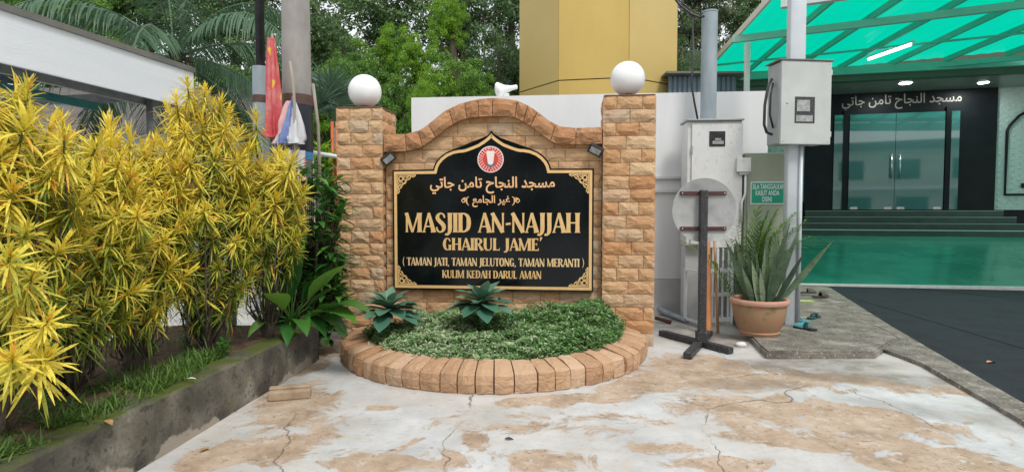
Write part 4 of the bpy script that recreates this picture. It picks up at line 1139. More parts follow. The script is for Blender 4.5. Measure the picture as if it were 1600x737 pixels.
def croton(cx, cy, ztop, zbot, rx, ry, n, lab, seed, extra=(), trunk_r=.03):
    r = random.Random(seed)
    T = thing('croton_bush', lab, 'bush', (cx, cy, kh - .03), group='yellow croton bushes in the kerbed bed')
    br = MB(); base = Vector((cx, cy, kh - .03)); L0 = base
    pts = []; tries = 0
    zc, rz = (ztop + zbot) / 2, (ztop - zbot) / 2
    while len(pts) < n and tries < 8000:
        tries += 1
        v3 = Vector((r.gauss(0, 1), r.gauss(0, 1), r.gauss(0, 1))).normalized() * r.uniform(.55, 1.0) ** .5
        q = Vector((cx + v3.x * rx, cy + v3.y * ry, zc + v3.z * rz))
        if v3.z < 0: q = Vector((cx + v3.x * rx / max(.5, math.sqrt(1 - .8 * v3.z ** 2)), cy + v3.y * ry, q.z))
        if q.y < 1.6: continue
        if all((q - p_).length > .13 for p_ in pts): pts.append(q)
    n_free = len(pts)
    for e in extra: pts.append(AT(*e))
    for iq, q in enumerate(pts):
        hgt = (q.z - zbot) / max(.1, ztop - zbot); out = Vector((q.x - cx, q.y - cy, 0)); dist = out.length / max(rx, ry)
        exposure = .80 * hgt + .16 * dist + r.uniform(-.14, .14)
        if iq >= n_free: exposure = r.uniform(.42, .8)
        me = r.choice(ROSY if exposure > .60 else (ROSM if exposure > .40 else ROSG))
        out.normalize() if out.length > 1e-3 else None
        tilt = min(1.0, dist) * R(52) * (1.1 - .5 * hgt) + R(r.uniform(-12, 12))
        ax = Vector((-out.y, out.x, 0)) if out.length > .5 else Vector((1, 0, 0))
        E_ = (Matrix.Rotation(tilt, 4, ax) @ Matrix.Rotation(r.uniform(0, 6.28), 4, 'Z')).to_euler()
        s_ = r.uniform(.7, 1.25)
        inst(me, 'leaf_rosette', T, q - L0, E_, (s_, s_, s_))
        m_ = base.lerp(q, .45) + Vector((r.uniform(-.08, .08), r.uniform(-.08, .08), -.12 + r.uniform(-.04, .04)))
        k0 = base + (Vector((r.uniform(-1, 1), r.uniform(-1, 1), 0)) * trunk_r * .6)
        ax3 = (E_.to_matrix() @ Vector((0, 0, -1)))
        if iq % 2 == 0: br.tube([k0, k0.lerp(m_, .5) + Vector((0, 0, .03)), m_, q + ax3 * .16], [.010, .008, .006, .005], 5)
    br.build('branches', 'bark', T)
    b = MB(); b.tube([base - Vector((0, 0, .03)), base + Vector((.01, 0, .12)), base + Vector((-.015, .01, .3)), base + Vector((0, 0, .46))], [trunk_r * 1.3, trunk_r, trunk_r * .85, trunk_r * .6], 8); b.build('trunk', 'bark', T, smooth=True)
# (px, D) -> bush centres
def bx(px, D): return (px - 800) / F * D
croton(bx(-8, 2.75), 2.75, 2.08, .72, .34, .4, 66, 'croton bush nearest the camera, at the open end of the bed', 1, extra=[(25, 470, 2.45), (75, 500, 2.4), (20, 560, 2.35), (70, 560, 2.45), (50, 430, 2.4), (15, 400, 2.3)], trunk_r=.035)
croton(bx(105, 3.3), 3.3, 1.93, .66, .40, .38, 88, 'spreading croton bush in front of the white shed fascia', 2, extra=[(100, 215, 2.75), (95, 440, 3.1), (150, 400, 3.2)], trunk_r=.03)
croton(bx(205, 3.85), 3.85, 1.98, .68, .36, .38, 84, 'croton bush on a thick dark trunk, middle of the hedge', 3, extra=[(215, 335, 3.3), (165, 470, 3.6), (195, 480, 3.7), (255, 470, 3.8), (235, 440, 3.8)], trunk_r=.075)
croton(bx(318, 4.35), 4.35, 2.36, .66, .37, .42, 96, 'tallest croton bush, rising above the end of the shed fascia', 4, extra=[(320, 140, 4.2), (345, 160, 4.3), (300, 430, 4.2), (340, 440, 4.3), (270, 430, 4.1)], trunk_r=.04)
croton(bx(415, 4.85), 4.85, 1.96, .95, .34, .36, 60, 'croton bush in front of the concrete pole, beside the sign', 5, extra=[(455, 255, 4.6), (440, 290, 4.7), (400, 185, 4.7), (470, 300, 4.8), (430, 340, 4.7), (385, 400, 4.7)], trunk_r=.045)

# ------------------------------------------------------------------ broad leaved plants beside the sign
def broad_plant(lab, base, leaves, mat='glossy', name='broad_leaf_plant', grp=None, W=.3):
    T = thing(name, lab, 'plant', base, group=grp)
    for (tip, ln, tint, droop) in leaves:
        b = MB(); tip = Vector(tip); dv = tip - base
        st = base + dv * .35 + Vector((0, 0, .05))
        d = (tip - st); L_ = d.length
        d = (d + Vector((0, 0, droop * .45 * L_))).normalized()
        b.tube([base, base.lerp(st, .5) + Vector((0, 0, .05)), st], [.008, .006, .005], 5, tint=.6)
        b.leaf(st, d, (0, 0, 1), L_ * 1.02, L_ * W, droop, fold=.3, tint=tint, prof=[.12, .5, .85, 1.0, .92, .7, .4, .05], wave=.06)
        b.build('leaf', mat, T, smooth=True, tint=True)
bb = Vector((-1.98, 5.12, .34))
broad_plant('big broad leaved plant arching out over the end of the kerb toward the planter', bb, [
    (AT(538, 405, 4.8), 0, .75, .30), (AT(575, 462, 4.6), 0, .55, .55), (AT(556, 478, 4.55), 0, .65, .6), (AT(530, 440, 5.0), 0, .35, .3), (AT(420, 446, 4.4), 0, 1.0, .35),
    (AT(448, 520, 4.6), 0, .45, 1.0), (AT(385, 505, 4.6), 0, .95, .9), (AT(480, 500, 4.6), 0, .5, .9), (AT(512, 498, 4.7), 0, .4, 1.1), (AT(462, 385, 5.0), 0, .3, .3), (AT(510, 415, 4.9), 0, .3, .5), (AT(405, 480, 4.7), 0, .7, .6),
    (AT(440, 400, 4.9), 0, .4, .3), (AT(545, 495, 4.7), 0, .3, .9), (AT(480, 360, 5.1), 0, .35, .2), (AT(425, 425, 4.8), 0, .25, .4)], W=.36)
r = random.Random(12)
def leafy_shrub(lab, px, py0, py1, hw, D, n, mat='glossy', tlo=.2, thi=.6, seed=1, L_=.17, group=None, base_z=0, nm='leafy_shrub'):
    r = random.Random(seed); c_ = AT(px, (py0 + py1) / 2, D); zt, zb = AT(px, py0, D).z, AT(px, py1, D).z
    base = Vector((c_.x, c_.y, base_z)); T = thing(nm, lab, 'shrub', base, group=group); br = MB(); lf = MB(); hwm = hw / F * D
    for k in range(n):
        v3 = Vector((r.uniform(-1, 1), r.uniform(-1, 1), r.uniform(-1, 1)))
        if v3.length > 1.15: v3 = v3.normalized()
        q = Vector((c_.x + v3.x * hwm, c_.y + v3.y * hwm * .8, (zt + zb) / 2 + v3.z * (zt - zb) / 2))
        br.tube([base, base.lerp(q, .6) + Vector((0, 0, -.03)), q], [.009, .006, .004], 4)
        for m_ in range(8):
            th = m_ * 2.4 + r.random(); el = R(r.uniform(-5, 55))
            lf.leaf(q + Vector((0, 0, -.02 * m_)), (math.cos(th) * math.cos(el), math.sin(th) * math.cos(el), math.sin(el)), (0, 0, 1), L_ * r.uniform(.7, 1.2), L_ * .28, .5, fold=.25, tint=r.uniform(tlo, thi), prof=[.15, .8, 1, .6, .04])
    br.build('stems', 'bark', T); lf.build('foliage', mat, T, tint=True)
leafy_shrub('dark leafy shrub filling the gap between hedge and stone pillar', 482, 250, 470, 54, 5.55, 120, seed=3, tlo=.3, thi=.85, L_=.2)
leafy_shrub('low leafy shrub in the dark gap behind the kerb end', 478, 370, 520, 62, 5.7, 110, seed=4, tlo=.2, thi=.7, L_=.2)
leafy_shrub('mid green shrub under the fan palm behind the flags', 505, 222, 300, 34, 8.0, 40, seed=5, tlo=.5, thi=.95, mat='tree_bright', L_=.2)

# ------------------------------------------------------------------ chain link fence behind the bed
T = thing('chain_link_fence', 'galvanised chain link fence along the back of the croton bed', 'fence', (-3.35, 3.5, 0))
b = MB()
L0, L1, FH = 1.5, 6.2, 1.25; st = .075
k = L0 - FH
while k < L1:
    for sg in (1, -1):
        ya, yb = (k, k + FH) if sg > 0 else (k + FH, k)
        za, zb = .05, .05 + FH
        # clip to the fence ends
        def pt(y): return za + (zb - za) * (y - ya) / (yb - ya)
        c0, c1 = max(min(ya, yb), L0), min(max(ya, yb), L1)
        if c1 - c0 > .03: b.tube([(-3.38 + .003 * sg, c0, pt(c0)), (-3.38 + .003 * sg, c1, pt(c1))], .0022, 3, False)
    k += st
b.build('wire_mesh', 'wire', T, kind='stuff')
for y in (1.6, 3.1, 4.6, 6.15):
    b = MB(); b.tube([(-3.38, y, 0), (-3.38, y, 1.36)], .022, 10); b.build('post', 'steel_dull', T, smooth=True)
for z in (.10, 1.30):
    b = MB(); b.tube([(-3.38, L0, z), (-3.38, L1, z)], .015, 8); b.build('rail', 'steel_dull', T, smooth=True)

# ================================================================== SHED ON THE LEFT
zb_, zt_ = 3.0, 3.56
f0 = AT(0, 100, 6.26); f1 = AT(300, 169, 9.05)
fd = (Vector((f1.x, f1.y, 0)) - Vector((f0.x, f0.y, 0))); fl = fd.length; fd.normalize()
nearp = Vector((f0.x, f0.y, 0)) - fd * 5.0; farp = Vector((f1.x, f1.y, 0)) + fd * .05
shed = thing('open_shed', 'open shed with a deep white fascia and blue sheet underside at the left', 'shed', nearp)
X = Matrix.Translation(nearp) @ Matrix.Rotation(math.atan2(fd.y, fd.x), 4, 'Z')    # x along the fascia, +y to the left
LL = (farp - nearp).length
b = MB(X); b.box(0, LL, .0, .05, zb_, zt_ - .001); b.build('fascia', 'shed_white', shed)
b = MB(X); b.box(-.01, LL + .01, -.03, .09, zt_, zt_ + .075); b.build('cap_flashing', 'shed_cap', shed)
b = MB(X)
for k in range(60):
    y = .06 + k * .1
    b.box(0, LL, y, y + .06, zt_ - .14 + k * .004, zt_ - .12 + k * .004); b.box(0, LL, y + .06, y + .1, zt_ - .17 + k * .004, zt_ - .15 + k * .004)
b.build('roof_sheet', 'blue_roof', shed)
for x in (1.2, 3.4, 5.6, 7.8): 
    b = MB(X); b.box(x, x + .07, .06, 6, zb_ + .14, zb_ + .28); b.build('rafter', 'steel_dull', shed)
for y, mt in ((.4, 'steel_dull'), (1.5, 'teal_tube'), (2.8, 'steel_dull'), (4.2, 'steel_dull')):
    b = MB(X); b.box(.1, LL - .2, y, y + .06, zb_ - .02, zb_ + .10); b.build('purlin', mt, shed)
for x in (.6, LL - .5):
    for y in (.35, 4.2):
        b = MB(X); b.tube([(x, y, 0), (x, y, zb_ + .1)], .045, 10); b.build('post', 'steel_dull', shed, smooth=True)
# pale house wall beyond the shed
hw = thing('white_house', 'white rendered house standing behind the shed and hedge', 'house', (-11, 15, 0))
b = MB(); b.box(-20, -6.6, 14, 20, 0, 3.3); b.build('wall', 'white_wall', hw)
for x in (-15.5, -12.5, -9.5):
    b = MB(); b.box(x, x + 1.3, 13.96, 14.03, 1.0, 2.2); wdw = b.build('window', 'white_plastic', hw)
    b = MB(); b.box(x + .07, x + .62, 13.93, 13.955, 1.07, 2.13); b.box(x + .68, x + 1.23, 13.93, 13.955, 1.07, 2.13); b.build('pane', 'dark_glass', wdw)
b = MB(); b.add([(-20.5, 13.4, 3.2), (-6.1, 13.4, 3.2), (-6.1, 17, 5.0), (-20.5, 17, 5.0), (-6.1, 20.6, 3.2), (-20.5, 20.6, 3.2)], [(0, 1, 2, 3), (3, 2, 4, 5), (1, 4, 2), (0, 3, 5)]); b.build('roof', 'clay_tile', hw)

# ------------------------------------------------------------------ poles and flags
def trz(px, py, Y): return AT(px, py, Y)
pY = 7.0
pb = AT(467, 330, pY)
T = thing('concrete_pole', 'thick grey concrete utility pole with a dark numbered band', 'utility pole', (pb.x, pY, 0))
b = MB(); b.tube([(pb.x, pY, 0), (pb.x, pY, 3), (pb.x - .005, pY, 9.5)], [.178, .166, .135], 28); b.build('shaft', 'concrete_pole', T, smooth=True)
def band(z0, z1, mat, r_=.176, nm='band'):
    b = MB(); b.lathe([(r_ - .02, z0), (r_, z0), (r_, z1), (r_ - .02, z1)], 32, (pb.x, pY, 0)); return b.build(nm, mat, T, auto=True)
zof = lambda py, Y=pY: AT(467, py, Y).z
band(zof(166), zof(150), 'brown_band', .182); band(zof(238), zof(166), 'navy', .178, 'number_band'); band(zof(250), zof(238), 'blue_band')
def curved_text(body, px, pt, pbm, wpx, nm='number'):
    # bent around the pole
    me_o = text_part(body, Matrix.Identity(4), 0, 1, 0, 1, 0, 'sign_white', T, nm)
    me = me_o.data; inv = WM[T.name].inverted()
    z0, z1 = zof(pbm), zof(pt); ang0 = math.asin(max(-1, min(1, (px - 467) / F * pY / .181))); wa = wpx / F * pY / .181
    for v_ in me.vertices:
        q = WM[T.name] @ v_.co
        th = ang0 + (q.x - .5) * wa
        v_.co = inv @ Vector((pb.x + math.sin(th) * .1805, pY - math.cos(th) * .1805, z0 + q.z * (z1 - z0)))
curved_text('1', 474, 169, 180, 3.5); curved_text('P1', 471.5, 185, 196, 10)
lY = 7.4; lp = AT(411, 330, lY)
T2 = thing('lamp_post', 'slim black lamp post rising from a pale blue grey sleeve', 'lamp post', (lp.x, lY, 0))
b = MB(); b.tube([(lp.x, lY, AT(411, 140, lY).z), (lp.x + .005, lY, 8)], .056, 16); b.build('pole', 'black_metal', T2, smooth=True)
b = MB(); b.tube([(lp.x, lY, 0), (lp.x, lY, AT(411, 105, lY).z)], .10, 24); b.build('sleeve', 'grey_pipe', T2, auto=True)
b = MB(); b.tube([(lp.x, lY, AT(411, 161, lY).z), (lp.x, lY, AT(411, 150, lY).z)], .108, 24); b.build('clamp', 'brown_band', T2, auto=True)
# furled flags
def furled(name, lab, top_px, bot_px, Y, widths, mats, seed, group=None):
    r = random.Random(seed); p0 = AT(*top_px, Y); p1 = AT(*bot_px, Y)
    T = thing(name, lab, 'flag', p1, group=group)
    b = MB(); b.tube([p0 + Vector((0, .03, .06)), Vector((p1.x, p1.y + .03, .0))], .012, 8); b.build('flagpole', 'grey_wood', T, smooth=True)
    n = 18; ns = 44; vs = []
    for i in range(n + 1):
        f_ = i / n; c_ = p0.lerp(p1, f_); wd = widths[0] + (widths[1] - widths[0]) * f_ ** .75
        for k in range(ns):
            th = 2 * PI * k / ns
            rr_ = wd * (1 + .40 * math.sin(6 * th + f_ * 1.6 + seed) + .26 * math.sin(11 * th - f_ * 2) + .14 * mnoise.noise((f_ * 5, math.cos(th), seed)) - .25 * (f_ > .9) * math.sin(3 * th))
            vs.append((c_.x + rr_ * math.cos(th), c_.y + rr_ * math.sin(th) * .7, c_.z))
    sectors = {}
    for i in range(n):
        for k in range(ns):
            mk = mats[int((k / ns * len(mats) + (i / n) * .6)) % len(mats)]
            sectors.setdefault(mk, []).append((i * ns + k, i * ns + (k + 1) % ns, (i + 1) * ns + (k + 1) % ns, (i + 1) * ns + k))
    for mk, fs in sectors.items():
        b = MB(); used = sorted({q for f in fs for q in f}); ix = {q: i for i, q in enumerate(used)}
        b.add([vs[q] for q in used], [tuple(ix[q] for q in f) for f in fs]); b.build('cloth', mk, T, smooth=True)
    return T, vs
T3, fv = furled('furled_flag', 'furled faded red flag with yellow print hanging beside the lamp post', (424, 60), (430, 215), 6.7, (.03, .085), ['red_cloth'], 2, 'furled flags by the concrete pole')
furled('furled_flag', 'bunched blue and white striped flag tied in front of the concrete pole', (456, 158), (452, 225), 6.55, (.035, .125), ['white_cloth', 'blue_cloth', 'white_cloth', 'pink_cloth', 'blue_cloth', 'white_cloth'], 5, 'furled flags by the concrete pole')
furled('furled_flag', 'crumpled pale pink cloth hanging lowest against the pole base', (463, 235), (462, 330), 6.6, (.07, .10), ['pink_cloth', 'white_cloth'], 8, 'furled flags by the concrete pole')
b = MB(); q0, q1 = AT(453, 96, 6.5), AT(460, 158, 6.5); b.tube([q0, q0.lerp(q1, .5) + Vector((.01, 0, 0)), q1, Vector((q1.x + .02, 6.5, 0))], .016, 8)
b.build('wooden_stick', 'grey_wood', smooth=True, label='thin bare stick standing against the concrete pole above the striped flag', cat='stick')
b = MB(); q0, q1 = AT(489, 131, 7.3), AT(497, 196, 7.3); b.tube([q0, q1, Vector((q1.x + .05, 7.3, 0))], .02, 8)
b.build('wooden_stick', 'grey_wood', smooth=True, label='weathered stick just past the concrete pole next to the fan palm', cat='stick')
b = MB(); q0, q1 = AT(487, 238, 7.6), AT(545, 248, 7.6); b.tube([q0, q1], .028, 10); 
for q in (q0, q1): b.tube([q, Vector((q.x, q.y, 0))], .024, 8)
b.build('pipe_rail', 'white_plastic', smooth=True, label='short white pipe rail between concrete pole and stone pillar', cat='rail')

# ================================================================== WHITE BOUNDARY WALL, SPEAKER
wl = AT(642, 151, 8.0); wr = AT(1202, 143, 7.55)
ang = math.atan2(wl.y - wr.y, wr.x - wl.x)
WMx = Matrix.Translation((wl.x, wl.y, 0)) @ Matrix.Rotation(-ang, 4, 'Z')
WLn = math.hypot(wr.x - wl.x, wr.y - wl.y); WH = (wl.z + wr.z) / 2
T = thing('boundary_wall', 'tall white plastered boundary wall behind the stone sign', 'wall', mat4=WMx)
tw = lambda px, py, w_=0: trace(WMx, px, py, w_)
zpl = tw(1050, 436)[1]
b = MB(WMx); b.box(0, WLn, .02, .22, zpl, WH); b.build('wall_face', 'white_wall', T)
b = MB(WMx); b.box(-.01, WLn, .0, .24, 0, zpl - .006); b.build('plinth', 'plinth', T)
for py in (277, 298):
    z = tw(1050, py)[1]; b = MB(WMx); b.box(WLn - 2.6, WLn - .2, -.025, .018, z - .02, z + .012); b.build('ledge', 'white_metal', T)
hs = AT(790, 148, 8.0); X = Matrix.Translation((hs.x, 8.05, WH)) 
T = thing('horn_speaker', 'white horn loudspeaker lying on top of the boundary wall', 'loudspeaker', mat4=X)
H = X @ Matrix.Translation((-.10, 0, .10)) @ Matrix.Rotation(R(78), 4, 'Y')
b = MB(H); b.lathe([(.001, -.05), (.05, -.045), (.095, -.03), (.118, -.005), (.112, .02), (.09, .05), (.06, .1), (.035, .18), (.03, .26), (.02, .27), (.001, .27)], 28); b.build('horn', 'white_globe', T, smooth=True)
b = MB(H); b.lathe([(.001, -.0), (.03, -.0), (.11, -.028)], 28); b.build('horn_mouth', 'white_plastic', T, smooth=True)
b = MB(X); b.box(-.03, .05, -.03, .03, 0, .06); b.build('bracket', 'white_metal', T)
# low dark roof just beyond the wall
q0 = AT(1045, 118, 12)
T = thing('metal_shed', 'dark blue corrugated lean-to just beyond the white wall', 'shed', (q0.x, 12, 0))
b = MB(); zz = AT(1050, 118, 12).z
for k in range(14): b.box(q0.x + k * .1, q0.x + k * .1 + .06, 12, 12.04, 0, zz - .02); b.box(q0.x + k * .1 + .06, q0.x + k * .1 + .1, 12.03, 12.07, 0, zz - .02)
b.build('wall', 'roller', T)
b = MB(); b.box(q0.x - .1, q0.x + 1.6, 11.8, 13.5, zz, zz + .04); b.build('roof', 'shed_cap', T)

# ------------------------------------------------------------------ golden tower (octagonal)
def fit_oct():
    best = None
    tgt = (820, 862, 988, 1048)
    for cy in np.linspace(6.5, 11, 19):
        for cx in np.linspace(.5, 2.5, 21):
            for ph in np.linspace(-.4, .4, 33):
                es = 0
                for k, tg in zip((-3, -1, 1, 3), tgt):
                    # vertices at angle -90deg + k*22.5deg
                    a = -PI / 2 + k * PI / 8 + ph; X_ = cx + 1.3066 * math.cos(a); Y_ = cy + 1.3066 * math.sin(a)
                    es += (800 + F * X_ / Y_ - tg) ** 2
                if best is None or es < best[0]: best = (es, cx, cy, ph)
    return best
_, ocx, ocy, oph = fit_oct()
SCL = 13.5 / ocy
TC = Vector((ocx * SCL, 13.5, 0)); TRr = 1.3066 * SCL
T = thing('golden_tower', 'octagonal golden ochre tower rising behind the white wall', 'tower', (TC.x, TC.y, 0))
zs = AT(925, 123, 13.5 - TRr * .92).z
def octv(k, z, r_=None): a = -PI / 2 + (2 * k + 1) * PI / 8 + oph; r_ = r_ or TRr; return (TC.x + r_ * math.cos(a), TC.y + r_ * math.sin(a), z)
for k in range(8):
    for (za, zb2) in ((0, zs - .012), (zs + .012, zs + 3.2), (zs + 3.23, 11)):
        b = MB(); A, B = Vector(octv(k - 1, za)), Vector(octv(k, za)); d = (B - A).normalized() * .008
        A, B = A + d, B - d; hgt = Vector((0, 0, zb2 - za)); inw = (TC - (A + B) / 2); inw.z = 0; inw = inw.normalized() * .06
        b.add([A, B, B + hgt, A + hgt, A + inw, B + inw, B + inw + hgt, A + inw + hgt], [(0, 1, 2, 3), (0, 3, 7, 4), (1, 5, 6, 2), (3, 2, 6, 7), (0, 4, 5, 1)])
        b.build('cladding_panel', 'tower_gold' if k == 0 or k % 2 == 0 else 'tower_side', T)
b = MB(); vs = [octv(k, z, TRr - .05) for z in (0, 10.95) for k in range(8)]
b.add(vs, [(k, (k + 1) % 8, 8 + (k + 1) % 8, 8 + k) for k in range(8)] + [tuple(range(8, 16))]); b.build('core', 'seam', T)

# ================================================================== METER BOXES, PIPES, ROUND SIGN
# tall white cabinet on the wall
cY = 7.1
CM = frame((AT(1080, 300, cY).x, cY), R(4))
tc_ = lambda px, py, w_=0: trace(CM, px, py, w_)
ur = tc_(1160, 250)[0]; zt = tc_(1120, 189)[1]; zb2 = tc_(1120, 384)[1]
T = thing('meter_cabinet', 'tall white metal meter cabinet with one dark window beside the stone pillar', 'meter cabinet', mat4=CM)
b = MB(CM); b.cbox(-.05, ur - .002, .02, .34, zb2, zt, .008); b.build('body', 'white_metal', T)
b = MB(CM); b.cbox(0, ur, -.004, .018, zb2 + .02, zt - .03, .004); dr = b.build('door', 'white_metal', T)
b = MB(CM); b.cbox(-.07, ur + .01, -.03, .36, zt + .002, zt + .024, .006); b.build('top_cap', 'grey_box_side', T)
rz_ = zt
for zz in (zb2 + .25, zt - .35):
    b = MB(CM); b.cbox(-.008, .012, -.012, -.0045, zz - .05, zz + .05, .002); b.build('hinge', 'grey_box_side', dr)
wu0, wu1 = tc_(1108, 215)[0], tc_(1133, 215)[0]; wz1, wz0 = tc_(1120, 205)[1], tc_(1120, 229)[1]
b = MB(CM); b.cbox(wu0, wu1, -.010, -.0045, wz0, wz1, .002); b.build('window', 'dark_glass', dr)
b = MB(CM); b.box(wu0 + .04, wu1 - .02, -.013, -.0105, wz0 + .03, wz0 + .07); b.box(wu0 + .07, wu1 - .05, -.0135, -.0105, wz0 + .075, wz0 + .10); b.build('meter', 'meter', dr)
b = MB(CM); b.cbox(-.04, .16, .10, .34, 0, zb2 - .003, .006); b.build('stand', 'plinth', T)
jb = thing('junction_box', 'small cream junction box on the flank of the tall meter cabinet', 'junction box', mat4=CM @ Matrix.Translation((ur, 0, tc_(1160, 258)[1])))
X = WM[jb.name]; b = MB(X); b.cbox(-.08, .085, -.06, -.007, -.085, .085, .006); b.build('box_body', 'olive' if False else 'white_metal', jb)
b = MB(X); b.box(-.05, .06, -.05, -.008, -.12, -.087); b.build('gland', 'grey_box_side', jb)
b = MB(X); b.tube([(.03, -.03, -.12), (.03, -.03, -.35), (-.01, -.03, -.45), (-.01, -.03, -.7)], .014, 8); b.build('conduit', 'white_metal', jb, smooth=True)
# grey conduit mast
mY = 7.35; q0 = AT(1109, 21, mY)
T = thing('service_mast', 'short grey galvanised service mast behind the tall meter cabinet', 'mast', (q0.x, mY, 0))
b = MB(); b.tube([(q0.x, mY, 0), (q0.x, mY, q0.z)], .098, 26); b.build('pipe', 'grey_pipe', T, auto=True)
b = MB(); b.tube([(q0.x, mY, q0.z + .002), (q0.x, mY, q0.z + .02)], .103, 26); b.build('pipe_cap', 'grey_pipe', T, auto=True)
b = MB(); c0 = AT(1050, -8, 7.3)
b.tube([c0, AT(1062, 8, 7.3), AT(1080, 22, 7.25), AT(1092, 27, 7.2), AT(1100, 26, 7.22)], .016, 6)
b.tube([c0, AT(1075, 12, 7.3), AT(1085, 26, 7.25), AT(1098, 21, 7.24)], .009, 6)
b.tube([AT(1082, 26, 7.25), AT(1084, 90, 7.0), AT(1080, 130, 6.95), AT(1085, 160, 6.95), AT(1090, 186, 7.0)], .012, 6)
b.build('overhead_cable', 'black_metal', smooth=True, label='black cable looping from above down to the tall meter cabinet', cat='cable')

# round sign seen from the back
sY = 1260 / (542 - 330); sb = G(1096, 541)
T = thing('round_sign_stand', 'round traffic sign seen from behind on a black portable stand', 'road sign', (sb.x, sb.y, 0))
c_ = AT(1100, 328.5, sb.y + .06); rD = 50 / F * (sb.y + .06)
X = Matrix.Translation(c_) @ Matrix.Rotation(R(-90), 4, 'X')
b = MB(X); b.lathe([(.001, -.004), (rD - .006, -.004), (rD, -.007), (rD, .006), (rD - .004, .006), (.001, .006)], 56); b.build('sign_plate', 'sign_back', T, auto=True)
for py in (302, 357):
    z = AT(1100, py, sb.y + .04).z; xa, xb = AT(1063, py, sb.y + .04).x, AT(1135, py, sb.y + .04).x
    b = MB(); b.cbox(xa, xb, c_.y - .026, c_.y - .008, z - .02, z + .02, .003); sp = b.build('strap', 'strap', T)
    for xx in (xa + .02, xb - .02):
        b = MB(Matrix.Translation((xx, c_.y - .027, z)) @ Matrix.Rotation(R(90), 4, 'X')); b.lathe([(.001, .006), (.007, .005), (.008, 0)], 10); b.build('bolt', 'steel', sp)
tp = AT(1097, 297, sb.y)
b = MB(Matrix.Translation((0, 0, 0))); b.cbox(sb.x - .037, sb.x + .037, c_.y - .095, c_.y - .029, .06, tp.z, .006)
b.build('post', 'black_worn', T)
for (pa, pb_) in (((1033, 524), (1142, 553)), ((1074, 561), (1108, 524))):
    A, B = G(*pa), G(*pb_); d = (B - A); a_ = math.atan2(d.y, d.x)
    X = Matrix.Translation(((A.x + B.x) / 2, (A.y + B.y) / 2, 0)) @ Matrix.Rotation(a_, 4, 'Z')
    lift = .0 if pa[0] == 1033 else .0
    L_ = d.length / 2
    b = MB(X)
    if pa[0] == 1033: b.cbox(-L_, L_, -.04, .04, .004, .064, .006)
    else: b.cbox(-L_, -.045, -.04, .04, .004, .063, .006); b.cbox(.045, L_, -.04, .04, .004, .063, .006)
    b.build('foot', 'black_worn', T)
b = MB(); b.cbox(sb.x - .055, sb.x + .055, c_.y - .11, c_.y - .014, .062, .16, .006); b.build('socket', 'black_worn', T)

# leaning orange pipe, wooden stick
q0, q1 = G(1106.5, 524), AT(1104, 340, 6.72)
b = MB(); b.tube([Vector((q0.x, q0.y, .0)), q1], .038, 18); b.build('orange_pipe', 'orange_pipe', auto=True, label='orange plastic pipe standing upright just behind the round sign', cat='pipe')
q0, q1 = G(1122, 521), AT(1115, 345, 6.8)
b = MB(); b.tube([Vector((q0.x, q0.y, 0)), q1], .016, 8); b.build('broom_handle', 'wood_stick', smooth=True, label='thin wooden broom handle leaning beside the orange pipe', cat='stick')
# pipes on the ground at the wall foot
b = MB(); b.tube([G(1024, 478, .12), G(1042, 488, .06), G(1074, 501, .04)], .035, 12); b.build('drain_pipe', 'grey_pipe', auto=True, label='grey drain pipe lying at the foot of the white wall', cat='pipe')
b = MB(); b.tube([G(1024, 496, .06), G(1048, 503, .03)], .025, 10); b.build('red_pipe', 'strap', auto=True, label='short dark red pipe on the ground below the grey drain pipe', cat='pipe')
q0 = tw(1074, 457); b = MB(WMx); b.cbox(q0[0] - .06, q0[0] + .06, -.07, -.002, q0[1] - .03, q0[1] + .03, .004); b.build('tap_box', 'white_plastic', label='small white fitting on the wall plinth beside the sign stand', cat='fitting')
# white lattice rack
ga, gb = G(1090, 512), G(1090, 512) + Vector((.47, .14, 0))
rk = thing('lattice_rack', 'white slatted plastic rack standing between broom handle and flower pot', 'rack', (ga.x, ga.y, 0), math.atan2(gb.y - ga.y, gb.x - ga.x))
X = WM[rk.name]; Lr = (gb - ga).length; Hr = AT(1120, 379, ga.y).z
for x in (0, Lr * .5, Lr - .035):
    b = MB(X); b.cbox(x, x + .035, -.012, .012, .02, Hr, .003); b.build('upright', 'white_plastic', rk)
for f_ in (.06, .36, .64, .94):
    b = MB(X); b.cbox(.036, Lr - .036, -.017, -.0125, Hr * f_, Hr * f_ + .05, .002); b.build('crossbar', 'white_plastic', rk)
for x in (.11, .19, .33, .41):
    if x < Lr - .05:
        b = MB(X); b.box(x, x + .02, -.008, .004, .05, Hr - .03); b.build('slat', 'white_plastic', rk)
for x in (0, Lr - .035):
    b = MB(X); b.box(x, x + .03, .014, .30, Hr * .64, Hr * .64 + .03); b.box(x, x + .03, .014, .30, .05, .08); b.box(x, x + .03, .27, .3, .081, Hr * .64 - .001); b.build('side_frame', 'white_plastic', rk)

# olive cabinet with the green notice
oY = 7.15; OM = frame((AT(1163, 300, oY).x, oY), R(4)); to = lambda px, py, w_=0: trace(OM, px, py, w_)
ur = to(1243, 300)[0]; zt = to(1195, 239)[1]
T = thing('olive_cabinet', 'olive green cabinet standing behind the pale pole and pot plants', 'cabinet', mat4=OM)
b = MB(OM); b.cbox(0, ur, .0, .30, 0, zt, .012); b.build('body', 'olive', T)
b = MB(OM); b.cbox(.03, ur - .03, -.012, -.001, .1, zt - .04, .004); b.build('door', 'olive', T)
u0, u1 = to(1172, 300)[0], to(1227, 300)[0]; z0, z1 = to(1198, 319)[1], to(1198, 284)[1]
NS = OM @ Matrix.Translation((u0, -.016, z0)); NW, NH = u1 - u0, z1 - z0
T = thing('green_notice', 'green notice with white border asking visitors to take off shoes, on the olive cabinet', 'notice', mat4=NS)
b = MB(NS); b.box(0, NW, -.004, .003, 0, NH); b.build('plate', 'sign_white', T)
